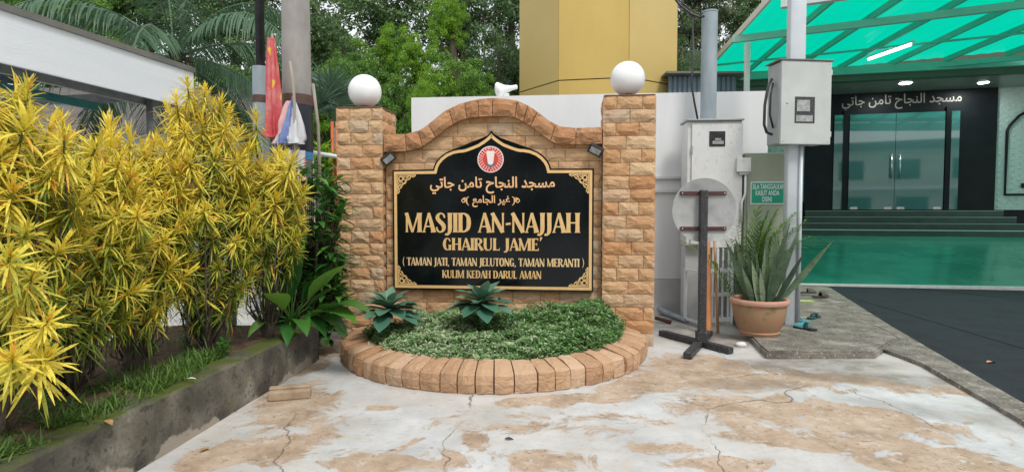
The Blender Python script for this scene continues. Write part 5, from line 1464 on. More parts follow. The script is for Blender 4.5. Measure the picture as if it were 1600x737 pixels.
b = MB(NS); b.box(.012, NW - .012, -.006, -.0042, .012, NH - .012); b.build('green_face', 'sign_green', T)
text_part('SILA TANGGALKAN', NS, .022, NW - .016, NH * .67, NH * .90, -.0068, 'sign_white', T, 'lettering', .01)
text_part('KASUT ANDA', NS, .06, NW - .08, NH * .39, NH * .62, -.0068, 'sign_white', T, 'lettering', .01)
text_part('DISINI', NS, .14, NW - .17, NH * .11, NH * .34, -.0068, 'sign_white', T, 'lettering', .01)

# pale pole and its meter box
gY = 6.75; q0 = AT(1239, 300, gY)
T = thing('pale_pole', 'pale grey square pole carrying the grey meter box', 'pole', (q0.x, gY, 0))
b = MB(); b.cbox(q0.x - .095, q0.x + .095, gY - .06, gY + .06, .06, 6.2, .03); b.build('shaft', 'pole_white', T, auto=True)
b = MB(); b.tube([(q0.x + .05, gY - .075, .1), (q0.x + .05, gY - .075, 2.2)], .022, 10); b.build('conduit', 'pole_white', T, smooth=True)
BM2 = frame((AT(1219, 160, 6.55).x, 6.55), R(-6)); tb = lambda px, py, w_=0: trace(BM2, px, py, w_)
ur = tb(1297, 160)[0]; zt, zb2 = tb(1258, 96)[1], tb(1258, 226)[1]
T = thing('meter_box', 'grey fibreglass meter box with a square window mounted on the pale pole', 'meter box', mat4=BM2)
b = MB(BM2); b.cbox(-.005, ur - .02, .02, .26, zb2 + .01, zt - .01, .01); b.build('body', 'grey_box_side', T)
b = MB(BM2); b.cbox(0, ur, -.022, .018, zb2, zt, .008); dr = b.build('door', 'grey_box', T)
b = MB(BM2); b.cbox(-.03, ur + .02, -.035, .28, zt + .002, zt + .018, .004); b.build('top_cap', 'shed_cap', T)
a0, a1 = tb(1240, 170)[0], tb(1271, 170)[0]; z1, z0 = tb(1255, 152)[1], tb(1255, 193)[1]
b = MB(BM2); b.box(a0, a1, -.0245, -.0225, z0, z1); b.build('window', 'dark_glass', dr)
b = MB(BM2); W_, H_ = a1 - a0, z1 - z0
b.box(a0 + W_ * .06, a1 - W_ * .1, -.027, -.025, z0 + H_ * .06, z0 + H_ * .30); b.box(a0 + W_ * .06, a0 + W_ * .3, -.029, -.0272, z0 + H_ * .12, z0 + H_ * .26); b.box(a0 + W_ * .1, a0 + W_ * .75, -.027, -.025, z0 + H_ * .45, z0 + H_ * .88)
b.build('meter', 'meter', dr)
for zz in (zb2 + .12, zt - .12):
    b = MB(BM2); b.cbox(ur - .004, ur + .016, -.012, .03, zz - .03, zz + .03, .003); b.build('hinge', 'steel', dr)
for xx in (.03, ur - .03):
    for zz in (zb2 + .03, zt - .03):
        b = MB(BM2 @ Matrix.Translation((xx, -.0225, zz)) @ Matrix.Rotation(R(90), 4, 'X')); b.lathe([(.001, .003), (.006, .003), (.007, 0)], 8); b.build('screw', 'steel', dr)
k0, kz = tb(1228.5, 161); X = BM2 @ Matrix.Translation((k0, -.023, kz)) @ Matrix.Rotation(R(90), 4, 'X')
b = MB(X); b.lathe([(.001, .006), (.012, .005), (.016, 0)], 14); b.build('lock', 'steel', dr)
b = MB(); b.tube([AT(1206, 124, 6.65), AT(1200, 135, 6.6), AT(1195, 165, 6.6), AT(1194, 195, 6.6), AT(1198, 207, 6.6), AT(1206, 210, 6.65)], .016, 8)
b.tube([AT(1208, 130, 6.65), AT(1204, 150, 6.62), AT(1203, 180, 6.62), AT(1208, 200, 6.65)], .012, 8)
b.build('meter_cable', 'black_metal', smooth=True, label='black cables looping along the left flank of the grey meter box', cat='cable')

# ------------------------------------------------------------------ flower pot with snake plant, areca palm
pz = .07; pt0 = G(1198, 527, pz); ptc = Vector((pt0.x, pt0.y + .20, pz))
T = thing('flower_pot', 'large weathered terracotta pot on the cement slab', 'pot', ptc)
b = MB()
b.lathe([(.001, 0), (.20, 0), (.205, .012), (.215, .03), (.205, .045), (.235, .1), (.265, .2), (.278, .29), (.275, .345), (.262, .345), (.255, .30), (.001, .30)], 44, ptc); b.build('bowl', 'terracotta', T, auto=True)
b = MB(); b.lathe([(.268, .335), (.30, .335), (.308, .35), (.308, .375), (.298, .39), (.275, .39), (.262, .375), (.262, .34)], 44, ptc); b.build('rim', 'terracotta_rim', T, auto=True)
b = MB(); b.lathe([(.001, .33), (.2, .325), (.264, .32)], 32, ptc); b.build('soil', 'soil', T, smooth=True)
sp = thing('snake_plant', 'banded snake plant with long stiff leaves growing in the terracotta pot', 'plant', ptc + Vector((0, 0, .32)))
r = random.Random(21)
lv = [((1305, 379), .02, .6), ((1262, 395), .0, .2), ((1238, 350), .1, .3), ((1220, 348), -.05, .5), ((1208, 372), -.15, .6), ((1196, 385), -.12, .8), ((1182, 395), -.1, .5), ((1165, 380), .0, .3), ((1148, 372), .05, .5), ((1140, 395), .0, .3), ((1133, 378), -.02, .4),
      ((1228, 390), -.2, .3), ((1246, 372), -.1, .5), ((1172, 410), -.2, .9), ((1186, 420), -.22, .9), ((1212, 400), -.2, .4), ((1156, 420), -.1, .6), ((1200, 360), .12, .4), ((1176, 372), .15, .5), ((1256, 352), .15, .5)]
for i, ((px, py), dy, tn_) in enumerate(lv):
    tip = AT(px, py, ptc.y + dy); bs = ptc + Vector(((tip.x - ptc.x) * .28 + r.uniform(-.03, .03), dy * .7, .32))
    d = tip - bs; L_ = d.length; b = MB(); tw_ = r.uniform(-.5, .5)
    up = Vector((math.sin(tw_), math.cos(tw_) * (-1), .2))
    b.leaf(bs, d + Vector((0, 0, .12)), up, L_ * 1.02, r.uniform(.055, .085), r.uniform(.02, .16), fold=.35, tint=tn_ + r.uniform(-.1, .1), prof=[.5, .75, .95, 1.05, 1.0, .85, .6, .3, .03], wave=.1)
    b.build('leaf', 'snake', sp, smooth=True, tint=True)
def pinnate(b, pts, LL_, ww, n, r, tint, droop=.4, ang=50, up=(0, 0, 1), rr_=.004):
    b.tube(pts, [rr_, rr_ * .8] + [rr_ * .5] * (len(pts) - 2), 4, tint=.6)
    P_ = [Vector(q) for q in pts]; seg = [(P_[i + 1] - P_[i]).length for i in range(len(P_) - 1)]; tot = sum(seg)
    for k in range(n):
        s_ = (.15 + .85 * k / n) * tot; i = 0
        while i < len(seg) - 1 and s_ > seg[i]: s_ -= seg[i]; i += 1
        q = P_[i].lerp(P_[i + 1], min(1, s_ / seg[i])); d = (P_[i + 1] - P_[i]).normalized()
        sd_ = d.cross(Vector(up)); sd_.normalize()
        f_ = k / n; ln = LL_ * (math.sin(PI * (.12 + .8 * f_)) * .9 + .1)
        for sg in (-1, 1):
            dd = d * math.cos(R(ang)) + sd_ * sg * math.sin(R(ang)) + Vector((0, 0, r.uniform(-.1, .15)))
            b.leaf(q, dd, up, ln * r.uniform(.85, 1.1), ww, droop * r.uniform(.7, 1.3), fold=.2, tint=tint + r.uniform(-.15, .15), prof=[.5, 1, .8, .05])
ar = thing('areca_palm', 'small bright green areca palm behind the snake plant', 'palm', ptc + Vector((-.05, .32, 0)))
AB = ptc + Vector((-.02, .34, .05)); r = random.Random(31)
for k, (px, py) in enumerate([(1150, 350), (1168, 333), (1185, 322), (1200, 330), (1215, 326), (1228, 345), (1262, 342), (1268, 368), (1140, 372), (1062, 375), (1176, 355), (1208, 352), (1192, 345), (1246, 330)]):
    tip = AT(px, py, AB.y + r.uniform(-.2, .15)); m_ = AB.lerp(tip, .55) + Vector((0, 0, .22))
    pts = [AB, AB.lerp(m_, .6) + Vector((0, 0, .06)), m_, m_.lerp(tip, .55) + Vector((0, 0, .03)), tip]
    b = MB(); pinnate(b, pts, .30, .017, 26, r, .62); b.build('frond', 'areca', ar, tint=True)

# ------------------------------------------------------------------ slippers and small things
def slipper(px, py, z, yaw, L_, sole, strap_, lab, closed=False):
    q = G(px, py, z); X = Matrix.Translation((q.x, q.y, z)) @ Matrix.Rotation(yaw, 4, 'Z')
    T = thing('slipper', lab, 'slipper', mat4=X, group='slippers left by the slab edge')
    ol = [(-.5, 0), (-.48, .12), (-.38, .17), (-.15, .14), (.1, .16), (.3, .2), (.44, .16), (.5, .04), (.48, -.1), (.36, -.17), (.1, -.14), (-.15, -.13), (-.38, -.16), (-.48, -.1)]
    b = MB(X); b.prism([(a * L_, c * L_) for a, c in ol], .002, .022, lambda a, c, d: (a, c, d)); b.build('sole', sole, T, recalc=True)
    b = MB(X)
    if closed:
        vs = []; 
        for i in range(7):
            f_ = i / 6; x = L_ * (-.02 + .46 * f_); hw_ = L_ * .18 * (1 - .25 * f_ ** 3); hh = .065 * (1 - .55 * f_)
            for k in range(9): th = PI * k / 8; vs.append((x, hw_ * math.cos(th), .02 + hh * math.sin(th)))
        b.add(vs, [(i * 9 + k, i * 9 + k + 1, (i + 1) * 9 + k + 1, (i + 1) * 9 + k) for i in range(6) for k in range(8)])
    else:
        for sg in (-1, 1):
            b.tube([(-.05 * L_, sg * .15 * L_, .02), (.05 * L_, sg * .14 * L_, .045), (.2 * L_, sg * .06 * L_, .055), (.32 * L_, 0, .024)], [.009, .013, .012, .006], 6)
    b.build('strap', strap_, T, smooth=True)
slipper(1258, 514, .07, R(118), .27, 'slipper_black', 'slipper_blue', 'flip-flop with a light blue strap on a black sole beside the pot', True)
slipper(1250, 503, .07, R(128), .25, 'slipper_teal', 'slipper_teal', 'teal foam flip-flop half under the pot, behind the blue strapped one')
slipper(1272, 497, .07, R(40), .27, 'slipper_green', 'slipper_green', 'dark green slipper lying flat behind the flip-flops')
slipper(1262, 458, .07, R(-12), .27, 'slipper_brown', 'slipper_brown', 'brown closed sandal of the pair by the mat, nearer the pole', True)
slipper(1282, 464, .05, R(8), .27, 'slipper_brown', 'slipper_brown', 'brown closed sandal of the pair by the mat, nearer the turf', True)
q = G(1252, 470, .075); b = MB(); X = Matrix.Translation((q.x, q.y, .073)) @ Matrix.Rotation(R(-10), 4, 'Z'); b = MB(X); b.cbox(-.16, .16, -.10, .10, 0, .012, .003)
b.build('lime_board', 'lime_board', label='small faded lime green board under the brown sandals', cat='board')
q = G(1158, 541); b = MB(); bm = bmesh.new(); bmesh.ops.create_icosphere(bm, subdivisions=2, radius=1)
for v_ in bm.verts: v_.co *= 1 + .18 * mnoise.noise(v_.co * 1.7)
bm.verts.index_update(); b.add([(q.x + v_.co.x * .06, q.y + v_.co.y * .05, .022 + v_.co.z * .03) for v_ in bm.verts], [[v_.index for v_ in f.verts] for f in bm.faces]); bm.free()
b.build('pale_stone', 'pebble', smooth=True, label='small white stone on the ground between sign stand and slab', cat='stone')
def litter(px, py, z, s_, mat, lab, yaw):
    q = G(px, py, z); b = MB(Matrix.Translation((q.x, q.y, z + .004)) @ Matrix.Rotation(yaw, 4, 'Z'))
    b.leaf((-s_ / 2, 0, .002), (1, 0, .25), (0, 0, 1), s_, s_ * .5, .5, fold=.3, prof=[.2, .8, 1, .7, .1]); return b.build('fallen_leaf', mat, smooth=True, label=lab, cat='leaf', tint=True)
litter(1549, 566, .022, .10, 'leaf_litter', 'dry orange leaf lying alone on the dark turf mat', R(10))
litter(170, 660, .34, .07, 'dead_leaf', 'dry yellow brown leaf on the kerb top near the camera end', R(-30))
litter(320, 703, .0, .07, 'dead_leaf', 'thin dry leaf on the forecourt below the mossy kerb', R(70))
litter(796, 686, .0, .06, 'slipper_black', 'small dark leaf in the crack in front of the planter', R(10))
litter(300, 592, .36, .05, 'pebble', 'pale bleached leaf on the mossy kerb top', R(20))
# low stump-like cement piece behind the hedge
q = G(325, 520, .30)
T = thing('cement_block', 'brown grey cement block standing behind the hedge trunks', 'block', (q.x, q.y, kh - .02)); b = MB(WM[T.name]); b.cbox(-.22, .2, .0, .16, 0, .45, .03); b.cbox(-.24, .22, -.01, .17, .43, .47, .01); b.build('block_body', 'cement', T)

# ================================================================== THE HALL
fo = AT(1400, 329, 15.6)
FA = R(14); FM = frame((fo.x, fo.y), FA); tf = lambda px, py, w_=0: trace(FM, px, py, w_)
zd = fo.z                                     # door sill height
hall = thing('prayer_hall', 'prayer hall front with black portal, glass doors and wide steps', 'building', mat4=FM)
ztop = tf(1400, 142)[1]
ub0, ub1 = tf(1256, 300)[0], tf(1551, 300)[0]
b = MB(FM); b.box(ub0, ub1, -.10, .3, zd - .002, ztop); b.build('portal', 'black_tile', hall)
b = MB(FM); b.box(ub0 - 9, ub0 - .002, 0, .3, .0, ztop + .6); b.build('wall', 'wall_relief', hall)
b = MB(FM); b.box(ub1 + .002, ub1 + 9, 0, .3, zd + .02, ztop + .6); b.build('wall', 'wall_relief', hall)
b = MB(FM); b.box(ub1 + .002, ub1 + 9, -.02, .3, 0, zd + .016); b.build('dark_plinth', 'black_tile', hall)
b = MB(FM); b.box(ub0 - 9, ub0 - .002, -.02, -.002, 0, zd + .25); b.build('dark_plinth', 'black_tile', hall)
b = MB(FM); b.box(ub0 - 9, ub1 + 9, .31, 8, 0, ztop + 1.5); b.build('hall_body', 'beam_olive', hall)
# star relief studs on the pale wall (low pyramids in rows)
b = MB(FM); nn = 0
for i in range(30):
    for j in range(24):
        uu = ub1 + .12 + i * .15; zz = zd + .12 + j * .15 + (.075 if i % 2 else 0)
        if zz > ztop + .4: continue
        s1 = .055; b.add([(uu - s1, -.001, zz), (uu, -.001, zz - s1), (uu + s1, -.001, zz), (uu, -.001, zz + s1), (uu, -.012, zz)], [(0, 1, 4), (1, 2, 4), (2, 3, 4), (3, 0, 4)])
for i in range(6):
    for j in range(24):
        uu = ub0 - .12 - i * .15; zz = zd + .3 + j * .15 + (.075 if i % 2 else 0); s1 = .055
        b.add([(uu - s1, -.001, zz), (uu, -.001, zz - s1), (uu + s1, -.001, zz), (uu, -.001, zz + s1), (uu, -.012, zz)], [(0, 1, 4), (1, 2, 4), (2, 3, 4), (3, 0, 4)])
b.build('star_relief', 'wall_relief', hall, kind='stuff')
# black arch outline on the right wall
a0, z0 = tf(1569, 304); a1, z1 = tf(1576, 190)
pts = [(a0 + 2.2, z0), (a0, z0), (a0, tf(1576, 205)[1]), (a0 + .06, tf(1576, 196)[1]), (a0 + .25, tf(1576, 182)[1]), (a0 + .6, tf(1576, 168)[1]), (a0 + 1.1, tf(1576, 158)[1])]
b = MB(FM)
b.tube([(p_[0], -.03, p_[1]) for p_ in pts], .035, 6); b.build('arch_outline', 'black_tile', hall)
q0 = tf(1595, 290); b = MB(FM); b.box(q0[0], q0[0] + .5, -.04, -.01, q0[1] - .06, q0[1] + .06); b.build('wall_plate', 'black_tile', hall)
# doors
u = lambda px, py=260: tf(px, py, -.1)[0]
zt = tf(1400, 177, -.1)[1]
def glass(px0, px1, nm, ztp=zt):
    b = MB(FM); b.box(u(px0), u(px1), -.125, -.104, zd + .03, ztp); return b.build(nm, 'door_glass', hall)
glass(1302, 1317, 'side_light'); glass(1484, 1497, 'side_light')
d1 = glass(1326, 1397.4, 'door_leaf'); d2 = glass(1398.2, 1474, 'door_leaf')
for px, dd in ((1391, d1), (1404, d2)):
    z0, z1 = tf(px, 279, -.1)[1], tf(px, 240, -.1)[1]
    b = MB(FM); b.tube([(u(px), -.19, z0), (u(px), -.19, z1)], .022, 10); b.tube([(u(px), -.19, z0 + .08), (u(px), -.126, z0 + .08)], .012, 6); b.tube([(u(px), -.19, z1 - .08), (u(px), -.126, z1 - .08)], .012, 6)
    b.build('handle', 'steel', dd, smooth=True)
for px, dd in ((1335, d1), (1388, d1), (1408, d2), (1465, d2)):
    b = MB(FM); b.box(u(px) - .09, u(px) + .09, -.135, -.126, zd + .035, zd + .10); b.build('patch_fitting', 'steel', dd)
for px in (1319.5, 1479):
    b = MB(FM); b.box(u(px) - .055, u(px) + .055, -.15, -.103, zd + .001, zt + .12); b.build('frame_post', 'black_tile', hall)
# lettering over the door
x0_, z0_ = tf(1315, 169, -.1); x1_, z1_ = tf(1503, 141, -.1)
zc0, zc1 = tf(1405, 171, -.1)[1], tf(1405, 147, -.1)[1]
text_part(J1, FM, x0_, x1_, zc0, zc1, -.112, 'silver', hall, 'lettering', .012)
# steps
nst = 4; rise = (zd - .78) / nst
fl0 = .78
for k in range(nst):
    w1 = -.10 - .32 * k; z1 = zd - rise * k
    ua, ub = ub0 - .05 - .1 * k, ub1 + .12 * k + .05
    b = MB(FM); b.box(ua, ub, w1 - .32 - (.9 if k == 0 else 0) * 0, .0 if k == 0 else w1 - .001, fl0 - .3, z1 - .004 - .002 * k); b.build('step', 'step_tile', hall)
    b = MB(FM); b.box(ua, ub, w1 - .326, w1 - .30, z1 - .016 - .002 * k, z1 + .001); b.build('step_edge', 'step_edge' if k == nst - 1 else 'soffit', hall)
wst = -.10 - .32 * nst
# sloping green floor
ff = [AT(1150, 442, 10.9), AT(1850, 452, 9.6)]
bk = [FM @ Vector((ub0 - 5, wst, 0)), FM @ Vector((ub1 + 8, wst, 0))]
b = MB(); vs = []; nF = 24
for j in range(nF + 1):
    f_ = j / nF
    for i in range(nF + 1):
        g = i / nF
        p0 = ff[0].lerp(ff[1], g); p1 = bk[0].lerp(bk[1], g); p1.z = fl0
        vs.append(tuple(p0.lerp(p1, f_)))
b.add(vs, [(j * (nF + 1) + i, j * (nF + 1) + i + 1, (j + 1) * (nF + 1) + i + 1, (j + 1) * (nF + 1) + i) for j in range(nF) for i in range(nF)])
b.build('green_floor', 'floor_green', smooth=True, kind='structure', label='glossy green porch floor rising gently to the steps')
b = MB(); q0, q1 = ff; b.add([q0 + Vector((0, -.03, .004)), q1 + Vector((0, -.03, .004)), q1 + Vector((0, .05, .008)), q0 + Vector((0, .05, .008)), Vector((q0.x, q0.y - .03, -.02)), Vector((q1.x, q1.y - .03, -.02))], [(0, 1, 2, 3), (4, 5, 1, 0)])
b.build('floor_edge', 'pebble', kind='structure', label='pale worn edge of the green floor')
# porch beam and soffit
zbm0, zbm1 = tf(1400, 126, -1.9)[1], tf(1400, 108, -1.9)[1]
b = MB(FM); b.box(ub0 - 9, ub1 + 9, -2.1, -1.9, zbm0, zbm1); b.build('beam', 'beam_olive', hall)
b = MB(FM); b.box(ub0 - 9, ub1 + 9, -2.2, -2.102, zbm1 - .13, zbm1 + .06); b.build('eave_beam', 'canopy_rafter', hall)
b = MB(FM); b.box(ub0 - 9, ub1 + 9, -1.898, -.002, zbm0 + .06, zbm0 + .12); b.build('soffit', 'soffit', hall)
X = FM @ Matrix.Translation((tf(1415, 124, -1.2)[0], -1.2, zbm0 + .06))
b = MB(X); b.lathe([(.001, -.012), (.12, -.012), (.14, 0)], 24); b.build('downlight', 'down_light', hall, smooth=True)
def lamp_light(Xm, parent, e):
    ld_ = bpy.data.lights.new('downlight_lamp', 'AREA'); ld_.energy = e; ld_.size = .25; ld_.color = (.93, 1, .98)
    lo_ = bpy.data.objects.new('downlight_lamp', ld_); C.objects.link(lo_); lo_.matrix_world = Xm @ Matrix.Translation((0, 0, -.03))
lamp_light(X, hall, 14)
X = FM @ Matrix.Translation((tf(1540, 130, -.9)[0], -.8, zbm0 + .06))
b = MB(X); b.lathe([(.001, -.012), (.10, -.012), (.12, 0)], 24); b.build('downlight', 'down_light', hall, smooth=True)
lamp_light(X, hall, 14)

# ------------------------------------------------------------------ green canopy
CZ = 4.92
r0 = G(1086, 128, CZ); r1 = G(1600, 80, CZ); l0 = G(1204, -6, CZ)
rd = (r1 - r0).normalized(); ld = (l0 - r0); ld_len = ld.length; ld.normalize()
cano = thing('porch_canopy', 'bright green translucent canopy on pale steel framing over the porch', 'canopy', (r0.x, r0.y, 0))
def cp(a, c, z=CZ): q = r0 + rd * a + ld * c; return Vector((q.x, q.y, z))
sp_ = 1.12; NB = 12; Lc = ld_len * 1.02
for k in range(NB):
    a0, a1 = k * sp_ + .004, (k + 1) * sp_ - .004
    b = MB(); nr = 9; vs = []
    for i in range(nr):
        a = a0 + (a1 - a0) * i / (nr - 1); dz = .012 * (i % 2)
        vs += [cp(a, -.15, CZ + .05 + dz), cp(a, Lc, CZ + .05 + dz)]
    b.add(vs, [(2 * i, 2 * i + 1, 2 * i + 3, 2 * i + 2) for i in range(nr - 1)]); b.build('roof_panel', 'polycarb', cano)
def beam(pa, pb_, w_, z0, z1, nm, mat, par):
    d = (pb_ - pa); d.z = 0; sdv = Vector((-d.y, d.x, 0)).normalized() * w_ / 2
    b = MB(); v4 = [pa - sdv, pb_ - sdv, pb_ + sdv, pa + sdv]
    b.add([(q.x, q.y, z0) for q in v4] + [(q.x, q.y, z1) for q in v4], [(3, 2, 1, 0), (4, 5, 6, 7), (0, 1, 5, 4), (1, 2, 6, 5), (2, 3, 7, 6), (3, 0, 4, 7)]); return b.build(nm, mat, par, recalc=True)
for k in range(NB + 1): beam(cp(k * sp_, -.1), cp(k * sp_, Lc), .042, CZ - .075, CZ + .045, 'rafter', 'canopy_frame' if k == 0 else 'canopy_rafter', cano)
xb = G(1193, 33, CZ - .1); al = (xb - r0).dot(ld)
# beam lines parallel to the eave
c_at = lambda px, py, z: ((G(px, py, z) - r0) - rd * ((G(px, py, z) - r0).dot(rd) - (rd.dot(ld)) * 0)).length
cc = .69 * Lc
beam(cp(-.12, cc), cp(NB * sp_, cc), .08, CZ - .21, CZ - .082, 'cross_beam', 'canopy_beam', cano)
beam(cp(.1, Lc + .06), cp(NB * sp_, Lc + .06), .12, CZ - .28, CZ + .04, 'front_beam', 'canopy_frame', cano)
beam(cp(.0, Lc * .34), cp(NB * sp_, Lc * .34), .04, CZ - .12, CZ - .082, 'purlin', 'canopy_rafter', cano)
beam(cp(-.02, .03), cp(NB * sp_, .03), .08, CZ - .2, CZ - .092, 'purlin', 'canopy_rafter', cano)
q = cp(.15, cc); b = MB(); b.cbox(q.x - .045, q.x + .045, q.y - .045, q.y + .045, 0, CZ - .243, .008); b.build('post', 'white_metal', cano)
q = cp(NB * sp_ - 1, cc); b = MB(); b.cbox(q.x - .05, q.x + .05, q.y - .05, q.y + .05, 0, CZ - .243, .008); b.build('post', 'white_metal', cano)
t0, t1 = G(1357, 93, CZ - .16), G(1423, 70, CZ - .16)
T = thing('tube_light', 'lit fluorescent tube fixed to the underside of the green canopy', 'light', t0)
b = MB(); b.tube([t0, t1], .028, 10); b.build('tube', 'tube_light', T, smooth=True)
dd = (t1 - t0).normalized(); beam(t0 - dd * .03, t1 + dd * .1, .05, CZ - .13, CZ - .10, 'batten', 'white_metal', T)

# row of houses across the street (behind the viewer, mirrored in the hall doors)
hs_ = thing('terrace_house', 'long two storey terrace with dark windows across the street, mirrored in the hall doors', 'house', (2, -24, 0))
b = MB(); b.box(-24, 30, -34, -24, 0, 6.6); b.build('wall', 'cream_wall', hs_)
b = MB(); b.box(-24.5, 30.5, -34.5, -23, 6.62, 7.2); b.build('roof', 'clay_tile', hs_)
b = MB(); b.box(-24, 30, -23.99, -22.8, 3.2, 3.5); b.build('ledge', 'white_wall', hs_)
for k in range(13):
    x = -22 + k * 4
    b = MB(); b.box(x, x + 1.8, -23.98, -23.9, 4.1, 5.7); b.build('window', 'dark_glass', hs_)
    b = MB(); b.box(x + .2, x + 2.4, -23.98, -23.9, .3, 2.6); b.build('window', 'dark_glass', hs_)

# ================================================================== TREES
def crown_mesh(name, mat, seed, n=9000, clumps=95, leaf=.035, flat=1.0, loose=.15, tilt=.5):
    g = np.random.default_rng(seed)
    c_ = g.normal(size=(clumps, 3)); c_ /= np.linalg.norm(c_, axis=1, keepdims=True); c_ *= g.uniform(.2, .92, (clumps, 1))
    c_[:, 2] *= flat
    rad = g.uniform(loose * .8, loose * 1.6, clumps)
    idx = g.integers(0, clumps, n)
    d = g.normal(size=(n, 3)); d /= np.linalg.norm(d, axis=1, keepdims=True); d[:, 2] = np.abs(d[:, 2]) * .9 - .25 * (g.uniform(size=n) < .35)
    r_ = rad[idx] * g.uniform(.55, 1.08, n)
    P = c_[idx] + d * r_[:, None]
    Nn = d * .8 + g.normal(size=(n, 3)) * tilt; Nn[:, 2] += .35
    tint = np.clip(g.normal(.5, .16, n) + (g.uniform(-.16, .16, clumps))[idx], 0, 1)
    return leafcloud(name, P, Nn, g.uniform(leaf * .6, leaf * 1.3, n), tint, mat, .42, g)
CR = {m_: [crown_mesh('crown', m_, 10 * i + j, n=(14000 if m_ == 'tree_dark' else 24000), leaf=.027) for j in range(2)] for i, m_ in enumerate(['tree_dark', 'tree_mid', 'tree_bright', 'tree_olive'])}
def tree(px, pyt, pyb, hw, D, mat, lab, seed, grp='trees behind the wall', trunk=True, sy=1.0):
    r = random.Random(seed); zt, zb2 = AT(px, pyt, D).z, AT(px, pyb, D).z; hwm = hw / F * D
    c_ = AT(px, (pyt + pyb) / 2, D); base = Vector((c_.x, c_.y, 0))
    T = thing('tree', lab, 'tree', base, group=grp)
    o = inst(r.choice(CR[mat]), 'crown', T, (0, 0, (zt + zb2) / 2), (0, 0, r.uniform(0, 6.28)), (hwm, hwm * sy, (zt - zb2) / 2))
    b = MB(); cz = (zt + zb2) / 2; w0 = .02 * zt + .05
    b.tube([base, base + Vector((r.uniform(-.1, .1), 0, cz * .4)), base + Vector((r.uniform(-.2, .2), 0, cz * .8)), base + Vector((r.uniform(-.2, .2), 0, zt * .88))], [w0, w0 * .8, w0 * .6, w0 * .2], 8); b.build('trunk', 'bark', T, smooth=True)
    b = MB()
    for k in range(5):
        th = k * 2.4 + r.random(); h0 = cz * r.uniform(.55, 1.0); q = base + Vector((0, 0, h0)); e = q + Vector((math.cos(th) * hwm * .75, math.sin(th) * hwm * .75, (zt - zb2) * r.uniform(.1, .4)))
        b.tube([q, q.lerp(e, .5) + Vector((0, 0, .2)), e], [w0 * .22, w0 * .14, w0 * .05], 5)
    b.build('limbs', 'bark', T, smooth=True)
# near, bright row
tree(505, 95, 260, 70, 14, 'tree_bright', 'bright green leafy tree just past the concrete pole', 1)
tree(570, 55, 240, 75, 15, 'tree_mid', 'fresh green tree rising above the globe lamp nearest the hedge', 2)
tree(612, 28, 150, 42, 15.5, 'tree_bright', 'slim yellow green treetop left of the tall column tree', 3)
tree(655, 45, 170, 45, 14.5, 'tree_bright', 'yellow green tree above the left end of the white wall', 4)
tree(700, -25, 95, 36, 16, 'tree_bright', 'narrow yellow green column tree, tallest in the middle', 5)
tree(635, 110, 260, 60, 12.5, 'tree_mid', 'mid green tree standing behind the left end of the white wall', 6)
tree(720, 75, 240, 66, 14, 'tree_mid', 'mid green tree behind the crest of the stone arch', 7)
tree(790, 35, 240, 80, 16, 'tree_dark', 'dark dense tree beside the golden tower', 8)
tree(655, 120, 230, 26, 11.5, 'tree_bright', 'small bright shrub-like tree just over the white wall corner', 9)
tree(545, 70, 220, 48, 13.2, 'tree_mid', 'fresh green tree just left of the globe lamp nearest the hedge', 24)
tree(600, 120, 260, 46, 12.8, 'tree_mid', 'low mid green tree directly behind the globe lamp nearest the hedge', 25)
tree(680, 95, 235, 50, 13.4, 'tree_bright', 'light green tree above the rising side of the stone arch', 26)
tree(760, 105, 240, 40, 13.6, 'tree_mid', 'mid green tree just left of the horn speaker', 27)
tree(150, -30, 120, 80, 19, 'tree_mid', 'grey green tree over the middle of the shed roof', 28)
tree(40, -60, 70, 60, 20, 'tree_mid', 'green tree over the near end of the shed roof', 29)
# dark tall trees behind
tree(490, -80, 170, 110, 22, 'tree_dark', 'tall dark tree behind the concrete pole', 11)
tree(600, -120, 130, 130, 25, 'tree_dark', 'very tall dark tree behind the fresh green ones', 12)
tree(720, -110, 150, 110, 24, 'tree_dark', 'tall dark tree behind the column tree', 13)
tree(800, -90, 120, 90, 27, 'tree_dark', 'far dark tree with sky showing through beside the tower', 14)
tree(1085, -60, 150, 75, 20, 'tree_olive', 'thin grey green tree between tower and canopy', 15)
tree(1160, -70, 110, 75, 23, 'tree_dark', 'dark tree above the edge of the green canopy', 16)
tree(1060, 30, 200, 50, 17, 'tree_dark', 'dark shrubby tree above the blue lean-to', 17)
tree(370, -100, 180, 110, 21, 'tree_dark', 'tall dark tree behind the coconut palm', 18)
tree(230, -140, 160, 120, 24, 'tree_dark', 'dark tree behind the top of the shed', 19)
tree(100, -140, 110, 120, 23, 'tree_mid', 'pale green tree above the shed roof', 20)
tree(-20, -160, 90, 130, 26, 'tree_dark', 'dark tree at the far end above the shed roof', 21)
tree(420, 60, 240, 70, 17, 'tree_dark', 'dark low tree behind the lamp post', 22)
tree(340, 90, 260, 70, 18, 'tree_mid', 'green tree behind the tallest croton bush', 23)
# far wood closing the view
g = np.random.default_rng(77); n = 70000
xx = g.uniform(-34, 30, n); zz = g.uniform(0, 1, n) ** .8 * (8.4 + 1.5 * np.sin(xx * .5) + 1.3 * np.sin(xx * 1.3 + 1)); yy = 31 + g.uniform(-1.5, 1.5, n) + np.sin(xx) * 1.0
me = leafcloud('far_wood', np.stack([xx, yy, zz], 1), np.stack([g.normal(0, .7, n), -1 + g.normal(0, .5, n), .4 + g.normal(0, .5, n)], 1), g.uniform(.12, .34, n), np.clip(g.normal(.45, .25, n), 0, 1), 'tree_dark', .5, g)
o = bpy.data.objects.new('far_wood', me); C.objects.link(o); props(o, 'dark far wood behind all the trees', 'woodland', kind='stuff')

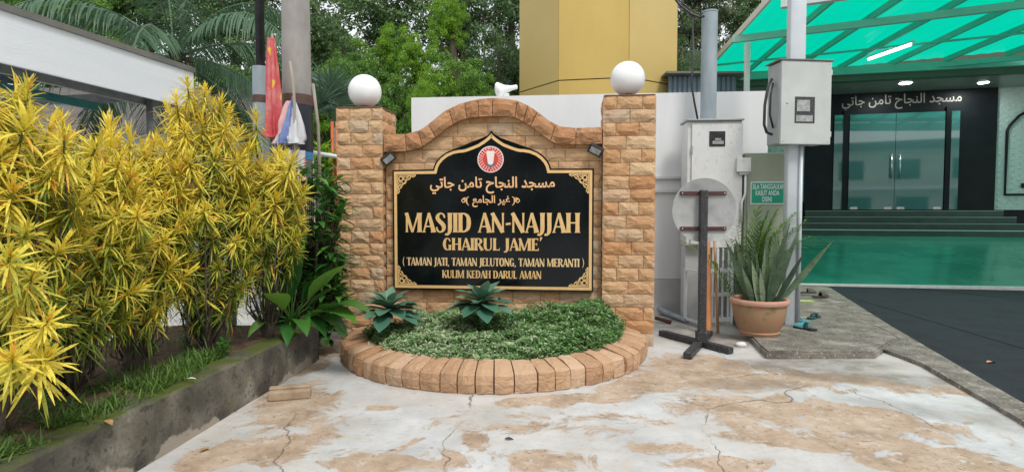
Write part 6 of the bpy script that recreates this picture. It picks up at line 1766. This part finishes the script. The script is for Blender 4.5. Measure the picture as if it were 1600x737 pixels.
# coconut palm
def palm(px, py, D, n, L_, lab, seed, mat='palm', tr=.16):
    r = random.Random(seed); c_ = AT(px, py, D); T = thing('coconut_palm', lab, 'palm', (c_.x, c_.y, 0))
    b = MB(); b.tube([(c_.x + .3, c_.y, 0), (c_.x + .15, c_.y, c_.z * .5), (c_.x, c_.y, c_.z)], [tr * 1.3, tr, tr * .8], 14); b.build('trunk', 'bark_grey', T, smooth=True)
    b = MB()
    for k in range(90):
        th = r.uniform(0, 6.28); d = Vector((math.cos(th), math.sin(th), r.uniform(-.8, 1.0))).normalized(); q = c_ + d * .1
        b.leaf(q, d, (0, 0, 1), r.uniform(.25, .5), .03, 1.2, fold=.1)
    b.build('crown_fibre', 'palm_fibre', T)
    for k in range(n):
        th = k * 2.39996 + r.uniform(-.2, .2); f_ = k / n; el = R(72 - 85 * f_ + r.uniform(-8, 8)); Lf = L_ * r.uniform(.85, 1.1)
        d = Vector((math.cos(th) * math.cos(el), math.sin(th) * math.cos(el), math.sin(el))); pts = [c_.copy()]; cur = d.copy()
        for m_ in range(8):
            cur = (cur + Vector((0, 0, -1)) * (.10 + .035 * m_)).normalized(); pts.append(pts[-1] + cur * Lf / 8)
        b = MB(); pinnate(b, pts, .85, .04, 44, r, .5 - .2 * f_ + r.uniform(-.1, .1), droop=1.3, ang=55, rr_=.035); b.build('frond', mat, T, tint=True)
palm(272, 92, 11.5, 17, 3.1, 'coconut palm with drooping fronds rising behind the shed', 5)
# fan palm with red stemmed palm beside it
def fan(px, py, D, lab, seed):
    r = random.Random(seed); c_ = AT(px, py, D); T = thing('fan_palm', lab, 'palm', (c_.x, c_.y, 0))
    b = MB(); b.tube([(c_.x, c_.y, 0), (c_.x, c_.y, c_.z)], [.06, .045], 10); b.build('trunk', 'bark_grey', T, smooth=True)
    for k in range(13):
        th = k * 2.4; el = R(r.uniform(40, 82)); d = Vector((math.cos(th) * math.cos(el), math.sin(th) * math.cos(el), math.sin(el)))
        L_ = r.uniform(.35, .6); h = c_ + d * L_; b = MB(); b.tube([c_, h], [.008, .006], 5, tint=.5)
        sd_ = d.cross(Vector((0, -1, .2))).normalized(); 
        for m_ in range(13):
            a = R(-75 + 150 * m_ / 12); dd = d * math.cos(a) + sd_ * math.sin(a)
            b.leaf(h, dd, (0, -1, .3), r.uniform(.42, .55), .04, .35, fold=.3, tint=r.uniform(.3, .7), prof=[.5, 1, .8, .05])
        b.build('frond', 'fan_palm', T, tint=True)
fan(522, 200, 9.0, 'fan palm with stiff pleated leaves behind the stone pillar', 3)
T = thing('red_stemmed_palm', 'slender palm stems with orange red sheaths tight against the stone pillar', 'palm', (AT(523, 300, 7.9).x, 7.9, 0))
for px in (519, 526):
    c_ = AT(px, 190, 7.9); b = MB(); b.tube([(c_.x, 7.9, 0), (c_.x, 7.9, c_.z)], .022, 8); b.build('stem', 'red_stem', T, smooth=True)
